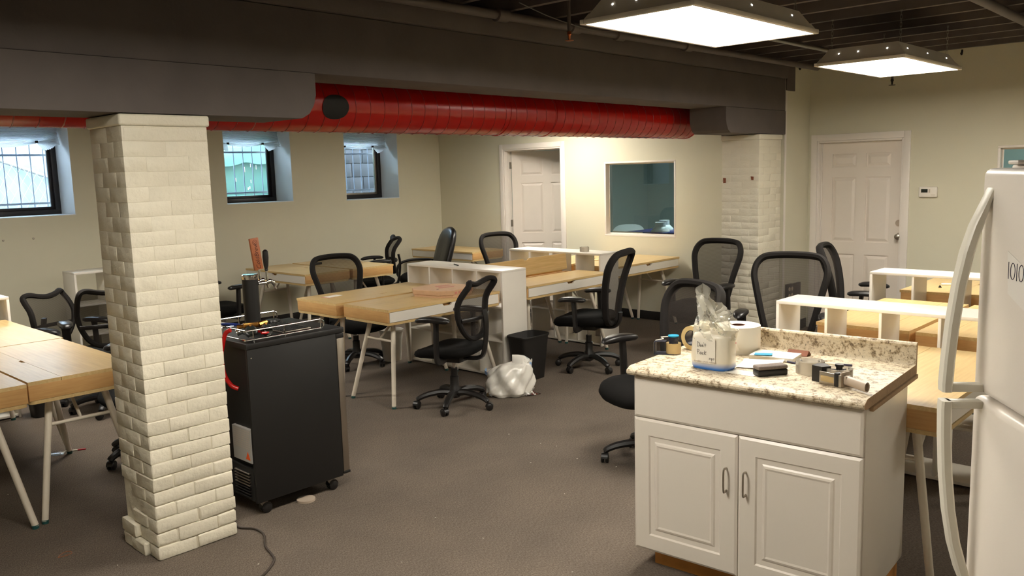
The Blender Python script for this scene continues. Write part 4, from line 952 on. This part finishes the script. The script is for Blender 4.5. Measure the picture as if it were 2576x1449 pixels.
# clear tape roll
def tape_roll(label, loc, r_, h, mat='clear_tape'):
    t = thing('tape_roll', label, 'tape roll', loc)
    G().lathe([(r_*.72, 0), (r_, 0), (r_, h), (r_*.72, h)], 40, cap=False).build('tape', mat, t); G().lathe([(r_*.68, .001), (r_*.72, .001), (r_*.72, h-.001), (r_*.68, h-.001)], 40, cap=False).build('core', 'milky_plastic', t); return t
q = cab_pt(.665, .275); tape_roll('clear packing tape roll lying flat on the granite counter', (q.x, q.y, ZT), .056, .05)
tp = onz(1459, 627, BH+.024); tape_roll('clear tape roll standing on top of the far white cube shelf', (6.735, 5.34, BH+.0005), .048, .048)
# pistol-grip tape gun lying on its side
q = cab_pt(.80, .145); t = thing('tape_gun', 'black and beige tape gun with handle lying on the counter', 'tape gun', (q.x, q.y, ZT), CA+R(-18))
G().lathe([(.036, .004), (.05, .004), (.05, .054), (.036, .054)], 36, (-.005, .045, 0), cap=False).build('tape_roll', 'clear_tape', t)
G().lathe([(0, .001), (.036, .001), (.036, .006), (.012, .008), (.012, .06), (.016, .061), (.016, .07), (0, .071)], 24, (-.005, .045, 0)).build('hub', 'black_plastic', t)
for k in range(5):
    a = 2*math.pi*k/5; G().rbox(-.004, .030, -.003, .003, .046, .050, .001).xf(Matrix.Translation((-.005, .045, 0)) @ Matrix.Rotation(a, 4, 'Z')).build('spoke', 'black_plastic', t)
G().prism([(-.082, -.018), (-.036, -.018), (-.024, .02), (-.07, .045), (-.088, .02)], 0, .062, 'z').build('front_plate', 'black_plastic', t)
G().rbox(-.036, .062, -.034, -.030, .001, .05, .002).build('side_frame', 'brushed', t); G().rbox(-.03, .03, -.0345, -.030, .012, .036, .002).build('tape_tail', 'tan_tape', t)
G().rbox(.030, .052, -.036, -.012, .001, .056, .005).build('clamp', 'black_plastic', t)
G().rbox(.052, .060, -.030, .024, .0, .058, .004).rbox(.058, .075, -.022, .015, .012, .046, .007).build('guard', 'grey_plastic', t)
rs = []
for k in range(9):
    u = k/8; cx = .06+.105*u; rs.append([(cx, -.004-.02*u+.015*math.cos(a), .027-.004*u+.019*math.sin(a)) for a in [2*math.pi*j/18 for j in range(18)]])
rs += [[(.163, -.024+.011*math.cos(a), .023+.015*math.sin(a)) for a in [2*math.pi*j/18 for j in range(18)]], [(.15, -.022+.010*math.cos(a), .023+.014*math.sin(a)) for a in [2*math.pi*j/18 for j in range(18)]]]
G().rings(rs).build('handle', 'grey_plastic', t)

# ------------------------------------------------------------------ fridge
fr = thing('refrigerator', 'white top-freezer refrigerator with long curved handles at the right edge of the room', 'fridge', (2.372, .602, 0), math.atan2(-.586, -.81))
G().rbox(.004, .756, .066, .74, .03, 1.735, .006).build('cabinet_body', 'fridge_white', fr)
G().rbox(.03, .73, .09, .7, 0, .03, .004).build('base_grille', 'vent_black', fr)
ud = G().rbox(0, .76, 0, .06, 1.158, 1.728, .02, 4).build('freezer_door', 'fridge_white', fr, 50)
ld = G().rbox(0, .76, 0, .06, .05, 1.146, .02, 4).build('fridge_door', 'fridge_white', fr, 50)
G().rbox(.01, .75, .0605, .0655, .06, 1.72, .002).build('gasket', 'grey_plastic', fr)
def grip(path, w0, w1, door):
    rs = []; n_ = len(path)
    for i, (y, z, th) in enumerate(path):
        a = path[max(0, i-1)]; b = path[min(n_-1, i+1)]; ty, tz = b[0]-a[0], b[1]-a[1]; L = math.hypot(ty, tz) or 1; ny, nz = -tz/L, ty/L
        rs.append([(x, y+ny*s_*th, z+nz*s_*th) for x, s_ in ((w0+.006, -.5), (w1-.006, -.5), (w1, -.3), (w1, .3), (w1-.006, .5), (w0+.006, .5), (w0, .3), (w0, -.3))])
    return G().rings(rs).build('handle', 'fridge_handle', door, 35)
up_ = [(.004, 1.682, .006), (-.010, 1.64, .016), (-.030, 1.585, .024), (-.048, 1.52, .026), (-.063, 1.44, .026), (-.075, 1.34, .026), (-.082, 1.25, .026), (-.085, 1.185, .026), (-.085, 1.166, .024)]
grip(up_, .03, .072, ud); G().rbox(.034, .068, -.085, .004, 1.166, 1.186, .005).build('handle_bracket', 'fridge_handle', ud)
lo_ = [(-.085, 1.142, .024), (-.085, 1.12, .026), (-.083, 1.05, .026), (-.077, .95, .026), (-.066, .85, .026), (-.05, .76, .026), (-.030, .69, .026), (-.010, .63, .018), (.004, .58, .006)]
grip(lo_, .03, .072, ld); G().rbox(.034, .068, -.085, .004, 1.122, 1.142, .005).build('handle_bracket', 'fridge_handle', ld)
G().rbox(.02, .075, .05, .10, 1.7355, 1.746, .004).build('hinge_cover', 'fridge_white', fr)
nt = thing('taped_note', 'strip of clear tape with the number 1010 written on it stuck to the fridge door', 'note', (2.372, .602, 0), math.atan2(-.586, -.81))
G().prism([(.166, 1.535), (.40, 1.455), (.40, 1.36), (.176, 1.435)], -.0012, -.0004, 'y').build('tape', 'note_tape', nt, 0)
o10 = []
for k, ox in enumerate((0, 1.05, 2.1)):
    o10 += [[(ox, 1), (ox+.02, 0)], [(ox+.55+.28*math.cos(a), .5+.48*math.sin(a)) for a in [R(100)+2*math.pi*j/10 for j in range(11)]]]
strokes(o10, .176, 1.470, .040, -.0018, .0008, 'ink', nt)

# ------------------------------------------------------------------ keg cooler
kx0, kx1, ky0, ky1 = 2.115, 2.655, 3.865, 4.40
kg = thing('keg_cooler', 'black keg cooler on casters with steel door edge beside the brick pillar', 'keg cooler', (kx0, ky0, 0)); KW, KD = kx1-kx0, ky1-ky0
G().rbox(0, KW, 0, .018, .078, .895, .002).rbox(0, KW, KD-.018, KD, .078, .895, .002).rbox(.018, KW, .018, KD-.018, .078, .895, .002).build('body', 'keg_black', kg)
G().rbox(-.006, KW+.052, -.006, KD+.006, .896, .926, .004).build('top_board', 'keg_black', kg)
dr = G().rbox(KW+.006, KW+.046, .002, KD-.002, .10, .865, .003).build('door', 'brushed', kg)
G().rbox(KW+.002, KW+.052, 0, KD, .865, .893, .003).build('door_cap', 'keg_black', dr); G().rbox(KW+.004, KW+.05, 0, KD, .085, .10, .003).build('door_cap', 'keg_black', dr)
G().box(KW+.0, KW+.006, .006, KD-.006, .09, .89).build('gasket', 'black_plastic', kg, 0)
# back: recessed compressor bay with grille, warning sticker
bay = G().box(.0, .016, .02, KD-.02, .085, .26).build('compressor_bay', 'vent_black', kg, 0)
for k in range(9): G().rbox(-.012, .0, .05, .20, .10+k*.016, .106+k*.016, .002).build('grille_bar', 'brushed' if k > 3 else 'black_plastic', bay)
st = G().box(-.0008, -.0002+.018, .025, .21, .29, .47).build('warning_sticker', 'sticker_grey', kg, 0)
G().prism([(.040, .305), (.085, .305), (.0625, .348)], -.0016, -.0009, 'x').build('warning_triangle', 'warning_orange', st, 0)
g = G()
for k in range(11):
    if k < 9: g.box(-.0012, -.0009, .035+.004*(k % 3), .20, .455-k*.0115, .4575-k*.0115)
g.build('print_lines', 'grey_plastic', st, 0)
for (a, b) in ((.06, .05), (KW-.06, .05), (.06, KD-.05), (KW-.06, KD-.05)):
    c_ = obj('caster', CASM, kg, (a, b, 0)); G().rbox(-.035, .035, -.012, .012, .066, .079, .003).prism([(-.03, .07), (.02, .07), (.012, .045), (-.01, .035)], -.016, -.013, 'y').build('caster_bracket', 'galvanised', c_)
G().cyl((.02, -.003, .85), (.02, .003, .85), .004, n=10).build('screw', 'chrome', kg)
# chrome gallery rail round three sides of the top
zr0, zr1 = .936, .985
def rail_path(z): return smoothpath([(KW*.86, .03, z), (.05, .03, z), (.025, .045, z), (.02, .08, z), (.02, KD-.08, z), (.025, KD-.045, z), (.05, KD-.03, z), (KW*.86, KD-.03, z)], 4)
gr = G().tube(rail_path(zr0), .0042, 8).tube(rail_path(zr1), .0042, 8)
for y in (.03, KD-.03): gr.tube(smoothpath([(KW*.86, y, zr1), (KW*.86+.02, y, zr1-.012), (KW*.86+.02, y, zr0+.012), (KW*.86, y, zr0)], 4), .0042, 8)
for (a, b) in ((.06, .03), (KW*.45, .03), (.06, KD-.03), (KW*.45, KD-.03), (.02, KD/2), (KW*.86, .03), (KW*.86, KD-.03)): gr.cyl((a, b, .926), (a, b, zr1), .0038, n=8)
gr.build('gallery_rail', 'chrome', kg)
dt = G().rbox(.27, .45, .10, .40, .9265, .936, .004).build('drip_tray', 'brushed', kg)
g = G()
for k in range(14): g.box(.28, .44, .112+k*.0205, .118+k*.0205, .9362, .939)
for k in range(9): g.box(.285+k*.018, .289+k*.018, .108, .392, .9362, .9385)
g.build('drip_grid', 'vent_black', dt, 0)
# tap tower
tx, ty = .192, .262
tw = G().lathe([(.062, .926), (.062, .932), (.0425, .936), (.0425, 1.22)], 32, (tx, ty, 0)).build('tap_tower', 'keg_black', kg)
G().lathe([(.043, 1.22), (.0445, 1.222), (.0445, 1.243), (.040, 1.247), (.0, 1.248)], 32, (tx, ty, 0)).build('tower_cap', 'chrome', tw)
def faucet(fy, wooden):
    g = G().cyl((tx+.03, fy, 1.195), (tx+.085, fy, 1.195), .0085, n=12).tube(smoothpath([(tx+.08, fy, 1.198), (tx+.105, fy, 1.20), (tx+.125, fy, 1.185), (tx+.135, fy, 1.155)], 4), [.013]*5+[.011]*4+[.008]*4, 10)
    g.cyl((tx+.088, fy, 1.20), (tx+.085, fy, 1.26), .008, .006, 10)
    fo = g.build('faucet', 'chrome', kg); 
    if wooden:
        h = G().rbox(-.026, .026, -.008, .008, 0, .175, .002).build('tap_handle', 'tap_wood', fo, loc=(tx+.083, fy, 1.262)); h.rotation_euler = (0, R(-7), R(0))
        return h
    h = G().lathe([(.006, 0), (.010, .006), (.0085, .012), (.013, .03), (.0165, .075), (.0145, .108), (.006, .116), (.0, .117)], 16).build('tap_handle', 'black_plastic', fo, loc=(tx+.085, fy, 1.258)); return h
hw = faucet(ty+.045, True); faucet(ty-.03, False)
# engraved lettering on the wooden tap handle, read along its length
me = textmesh('ColdBrew', .034, 'engraving', .35); me.transform(Matrix.Translation((0, -.0085, .072)) @ Matrix.Rotation(R(90), 4, 'X') @ Matrix.Rotation(R(90), 4, 'Z'))
o = bpy.data.objects.new('engraving', me); COL.objects.link(o)
o.parent = kg; o.matrix_local = Matrix.Translation((tx+.083, ty+.045, 1.262)) @ Matrix.Rotation(R(-7), 4, 'Y')
g = G().tube([(.013*math.cos(a), -.0084, .152+.013*math.sin(a)) for a in [2*math.pi*k/18 for k in range(18)]], .0009, 5, True).tube([(.006*math.cos(a), -.0084, .152+.006*math.sin(a)) for a in [2*math.pi*k/12 for k in range(12)]], .0008, 5, True)
o = g.build('engraving', 'engraving', kg); o.matrix_local = Matrix.Translation((tx+.083, ty+.045, 1.262)) @ Matrix.Rotation(R(-7), 4, 'Y')
# gas regulator with two gauges lying on the top, red and blue hoses
rg = thing('gas_regulator', 'brass gas regulator with two black gauges and red and blue hoses on the keg cooler', 'regulator', (kx0+.11, ky0+.12, .9275), R(-20))
G().rbox(-.05, .03, -.014, .014, .055, .083, .006).cyl((.03, 0, .068), (.075, .02, .075), .016, .012, 8).build('brass_body', 'brass', rg)
G().cyl((-.08, .0, .068), (-.05, 0, .068), .011, n=6).build('brass_nut', 'brass', rg)
for dx, dy, rz in ((-.02, -.03, 5), (.055, -.03, 35)):
    m_ = Matrix.Translation((dx, dy, .037)) @ Matrix.Rotation(R(rz), 4, 'Z') @ Matrix.Rotation(R(62), 4, 'X')
    ga = G().lathe([(.0, 0), (.03, 0), (.031, .002), (.031, .026), (.026, .028), (0, .028)], 24).xf(m_).build('gauge', 'black_plastic', rg)
    G().lathe([(0, .0283), (.024, .0283), (.024, .0288), (0, .0288)], 24).xf(m_).build('dial', 'dark_glass', ga)
    G().rbox(-.012, .012, -.0322, -.0305, .008, .018, .0005).xf(m_).build('gauge_label', 'paper', ga)
    G().lathe([(0, .0), (.007, 0), (.007, .02), (0, .02)], 10).xf(m_ @ Matrix.Translation((0, .03, .01))).build('stem', 'brass', ga)
G().cyl((-.085, -.005, .035), (-.055, -.005, .045), .017, n=12).build('inlet_nut', 'chrome', rg)
G().tube(smoothpath([(.03, .01, .03), (.07, -.05, .03), (.03, -.075, .035)], 5), .007, 8).build('red_hose', 'red_hose', rg)
G().tube(smoothpath([(-.06, .03, .07), (-.13, .09, .075), (-.17, .17, .06), (-.21, .24, .02)], 6), .0075, 8).build('blue_hose', 'blue_hose', rg)
hs = thing('gas_hose', 'glossy red gas hose looping down the back of the keg cooler', 'hose', (kx0, ky0+.1, 0))
G().tube(smoothpath([(-.02, .015, .99), (-.035, .035, .975), (-.045, .05, .93), (-.055, .06, .85), (-.05, .055, .76), (-.03, .03, .70), (-.004, .005, .68)], 6), .0115, 10).build('hose', 'red_hose', hs)
tag(G().lathe([(0, 0), (.035, 0), (.038, .008), (.034, .02), (0, .022)], 18).rbox(-.05, .05, -.02, .02, .0, .02, .006).build('tap_plug', 'black_plastic', loc=(kx0+.42, ky0+.46, .927)), 'small black plastic fitting lying at the far end of the keg cooler top', 'fitting')
tag(G().lathe([(0, 0), (.05, 0), (.05, .012), (0, .012)], 24).build('floor_disc', 'grey_plastic', loc=(kx0+.30, ky0+.02, .0)), 'pale plastic disc lying on the carpet under the keg cooler', 'disc')
pts = [onz(598, 1325, .006), onz(640, 1330, .006), onz(664, 1345, .006), onz(668, 1375, .006), onz(682, 1392, .006), onz(690, 1408, .006), onz(676, 1432, .006), onz(650, 1455, .006), onz(600, 1480, .006)]
tag(G().tube(smoothpath([Vector((2.05, 4.0, .006))]+pts, 6), .0055, 8).build('electric_cable', 'cord_brown'), 'dark brown power cord winding over the carpet from the keg cooler', 'cord')

# ------------------------------------------------------------------ bins, bag and loose things
def waste_bin(loc, rz, label, L, W, Hh, mat, round_=4.5):
    t = thing('waste_bin', label, 'bin', loc, rz)
    rs = [[(x*s_, y*s_, z) for x, y in superell(L, W, 40, round_)] for s_, z in ((.74, 0), (.985, Hh-.02), (1.03, Hh-.018), (1.045, Hh-.004), (1.03, Hh), (.985, Hh-.004), (.73, .012), (0, .012))]
    rs.insert(0, [(0, 0, 0)]*40); G().rings(rs, cap0=False, cap1=False).build('bin_body', mat, t, 50); return t
waste_bin((5.215, 4.76, 0), R(0), 'black rectangular plastic waste bin at the end of the tall white shelf', .345, .235, .385, 'bin_black')
waste_bin((2.085, 6.985, 0), R(4), 'black plastic waste bin on the floor under the left desks', .20, .19, .28, 'bin_black')
waste_bin((4.96, 6.30, 0), 0, 'white plastic waste bin on the floor behind the pizza box desk', .22, .22, .30, 'white_laminate', 2.2)
# tied white rubbish bag
q = onz(1278, 1000, 0); bg_ = thing('rubbish_bag', 'white plastic rubbish bag with blue drawstring slumped on the carpet', 'bag', (4.72, 4.53, 0), R(-46))
BS = 1.12
def bagf(u, v):
    a = 2*math.pi*u
    prof = [(0, .0), (.85, .0), (1.0, .03), (1.02, .08), (.98, .14), (.93, .19), (.80, .235), (.55, .262), (.25, .272), (0.01, .274)]
    f = v*(len(prof)-1); i = min(int(f), len(prof)-2); t = f-i; r_ = prof[i][0]*(1-t)+prof[i+1][0]*t; z = prof[i][1]*(1-t)+prof[i+1][1]*t
    w = BS*(1+.06*math.sin(a*5+z*22)+.045*math.sin(a*9-z*41)+.03*math.sin(a*3+1)+.025*abs(math.sin(a*13+z*60)))
    k = .012*math.sin(a*7+z*30) if 0 < z < .25 else 0
    return (.165*r_*w*math.cos(a) + (z/.27)**2*.03, .12*r_*w*math.sin(a)+k*.6, max(0, z + (.018*math.sin(2*a+.6) + .03*math.cos(a))*(z/.27)))
G().surf(bagf, 84, 40).build('bag_body', 'milky_plastic', bg_, 28)
def corner(sx):
    def f(u, v): return (sx*(.135+.115*u), -.03+.15*(v-.5)*(1-u*.85), max(.001, .004+.045*(1-u)*(1-abs(v-.5)*1.6)+.003*math.sin(9*u+7*v)))
    return f
G().surf(corner(1), 8, 8).build('bag_corner', 'milky_plastic', bg_, 25); G().surf(corner(-1), 8, 8).build('bag_corner', 'milky_plastic', bg_, 25)
def neck(u, v): a = 2*math.pi*u; return (.13+.03*v+.035*math.cos(a)*(1-.1*v), -.01+.03*math.sin(a)*(1+.2*math.sin(3*a)), .19+.085*v+.012*math.sin(4*a))
G().surf(neck, 30, 8).build('bag_neck', 'milky_plastic', bg_, 28)
G().surf(lambda u, v: (.168+.018*math.sin(3*u), -.045+.06*u, .225+.045*v-.02*u), 8, 4).build('drawstring', 'blue_tie', bg_); G().surf(lambda u, v: (-.17-.02*math.sin(3*u), -.03+.07*u, .165+.028*v+.02*u), 8, 4).build('drawstring', 'blue_tie', bg_)
# trash inside showing through
G().pad(superell(.24, .17, 24, 2.4), [(0, .01), (.9, .01), (1, .05), (.9, .11), (.5, .13), (0, .13)]).build('contents', 'paper', bg_)
# pizza box
pz = thing('pizza_box', 'brown cardboard pizza box with red print lying on the oak desk', 'box', (4.655, 5.20, DH+.0005), R(10)); a = .215; c = .08
oc = [(-a+c, -a), (a-c, -a), (a, -a+c), (a, a-c), (a-c, a), (-a+c, a), (-a, a-c), (-a, -a+c)]
G().rings([[(x*.97, y*.97, z) for x, y in oc] for z in (0, .05)]).build('tray', 'cardboard', pz, 20)
ld_ = G().rings([[(x*s_, y*s_, z) for x, y in oc] for s_, z in ((1.0, .020), (1.01, .053), (1.0, .0575))]).build('lid', 'cardboard', pz, 20)
G().prism([(-.08, -.02), (.05, -.08), (.10, -.05), (-.03, .02)], .0577, .0581, 'z').build('red_print', 'pink_print', ld_, 0); G().prism([(-.02, .05), (.12, -.0), (.14, .04), (.02, .10)], .0577, .0581, 'z').build('red_print', 'pink_print', ld_, 0)
G().lathe([(0, .0577), (.011, .0577), (.011, .0581), (0, .0581)], 12, (-.13, -.05, 0)).build('vent_hole', 'vent_black', ld_)
for k in range(5): G().box(-.12+k*.05, -.09+k*.05, -a*1.01-.0025, -a*1.01-.0005, .026, .044).build('print_block', 'pink_print', ld_, 0)
def loose(name, label, cat, x, y, z, w, h, rz, mat, th=.0008, group=None):
    t = G().prism([(-w/2, -h/2), (w/2, -h/2), (w/2, h/2), (-w/2, h/2)], 0, th, 'z').build(name, mat, None, 0, (x, y, z), R(rz)); return tag(t, label, cat, group)
loose('paper_slip', 'white paper slip with red edge on the oak desk, the lower one', 'paper', 4.03, 5.90, DH+.0003, .15, .09, 14, 'pink_print')
loose('paper_slip', 'white folded receipt lying on top of the red edged slip', 'paper', 4.045, 5.895, DH+.0014, .145, .08, 8, 'paper', .002)
loose('paper_slip', 'small white paper on top of the white cube shelf by the pizza box desk', 'paper', 5.20, 5.66, BH+.0004, .07, .05, 30, 'paper', .003)
tag(G().cyl((-.06, 0, .005), (.06, 0, .005), .005, n=10).build('dark_pen', 'black_plastic', loc=(5.17, 5.58, BH+.0005), rotz=R(65)), 'short dark pen on top of the white cube shelf by the pizza box desk', 'pen')
tag(G().rbox(-.07, .07, -.03, .03, 0, .025, .005).build('power_adapter', 'black_plastic', loc=(5.46, 8.25, DH+.0005), rotz=R(20)), 'small dark power adapter on the desk below the green window', 'adapter')
mk = thing('marker_pen', 'white marker pen with black cap on the far right desk', 'pen', (7.22, 2.02, DH+.0085), R(-62))
G().lathe([(0, -.07), (.0075, -.07), (.0085, -.06), (.0085, .02), (0, .02)], 12).xf(Matrix.Rotation(R(90), 4, 'Y')).build('barrel', 'paper', mk); G().lathe([(0, .02), (.0088, .02), (.0088, .055), (.005, .07), (0, .07)], 12).xf(Matrix.Rotation(R(90), 4, 'Y')).build('cap', 'black_plastic', mk)
bc = thing('binder_clip', 'black binder clip on the far right desk beside the marker pen', 'clip', (7.05, 2.05, DH+.0005), R(20))
G().prism([(-.012, 0), (.012, 0), (.003, .016), (-.003, .016)], -.016, .016, 'x').build('clip_body', 'black_plastic', bc); G().tube([(-.008, 0, .016), (-.012, 0, .035), (.012, 0, .035), (.008, 0, .016)], .001, 5).build('clip_lever', 'chrome', bc)
q = onz(187, 1133, .004); pn = thing('floor_pen', 'white and red pen dropped on the carpet under the left desk', 'pen', (q.x, q.y, .0045), R(-28))
G().lathe([(0, -.07), (.0035, -.068), (.0045, -.055), (.0045, .02), (0, .02)], 10).xf(Matrix.Rotation(R(90), 4, 'Y')).build('barrel', 'paper', pn); G().lathe([(0, .02), (.0047, .02), (.0047, .068), (0, .07)], 10).xf(Matrix.Rotation(R(90), 4, 'Y')).build('cap', 'print_red', pn)
q = onz(141, 1143, .002); pk = thing('pen_packet', 'blue and clear plastic packet dropped on the carpet under the left desk', 'packet', (q.x, q.y, .0005), R(-30))
G().rbox(-.05, .05, -.03, .03, 0, .012, .004).build('packet_film', 'clear_plastic', pk); G().rbox(-.045, .03, -.012, .006, .002, .009, .002).build('packet_card', 'blue_tie', pk)
q = onz(162, 1395, .0015); tag(G().tube([(.034*math.cos(a), .02*math.sin(a)+.006*math.sin(2*a), .0015) for a in [2*math.pi*k/28 for k in range(28)]], .0014, 5, True).build('rubber_band', 'rubber_band', loc=(q.x, q.y, 0), rotz=R(20)), 'brown rubber band lying on the carpet before the brick pillar', 'rubber band')
# lint and paper crumbs on the carpet
g = G(); rr = random.Random(12)
for px, py in ((1280, 1093), (1360, 1116), (1400, 1123), (1335, 1165), (1452, 1155), (1095, 1303), (1215, 1355), (1440, 1440), (1010, 1415), (20, 1245), (296, 1423), (1550, 1175), (1420, 1243), (650, 1420)):
    q = onz(px, py, 0); w = rr.uniform(.0025, .0055); a_ = rr.uniform(0, 3.1); m_ = Matrix.Translation((q.x, q.y, .001)) @ Matrix.Rotation(a_, 4, 'Z'); b_ = G().box(-w, w, -w*.35, w*.35, 0, .002).xf(m_); g.add(b_.v, b_.f)
o = tag(g.build('lint_crumbs', 'paper', None, 0), 'tiny white paper crumbs scattered on the carpet', 'crumbs'); o['kind'] = 'stuff'
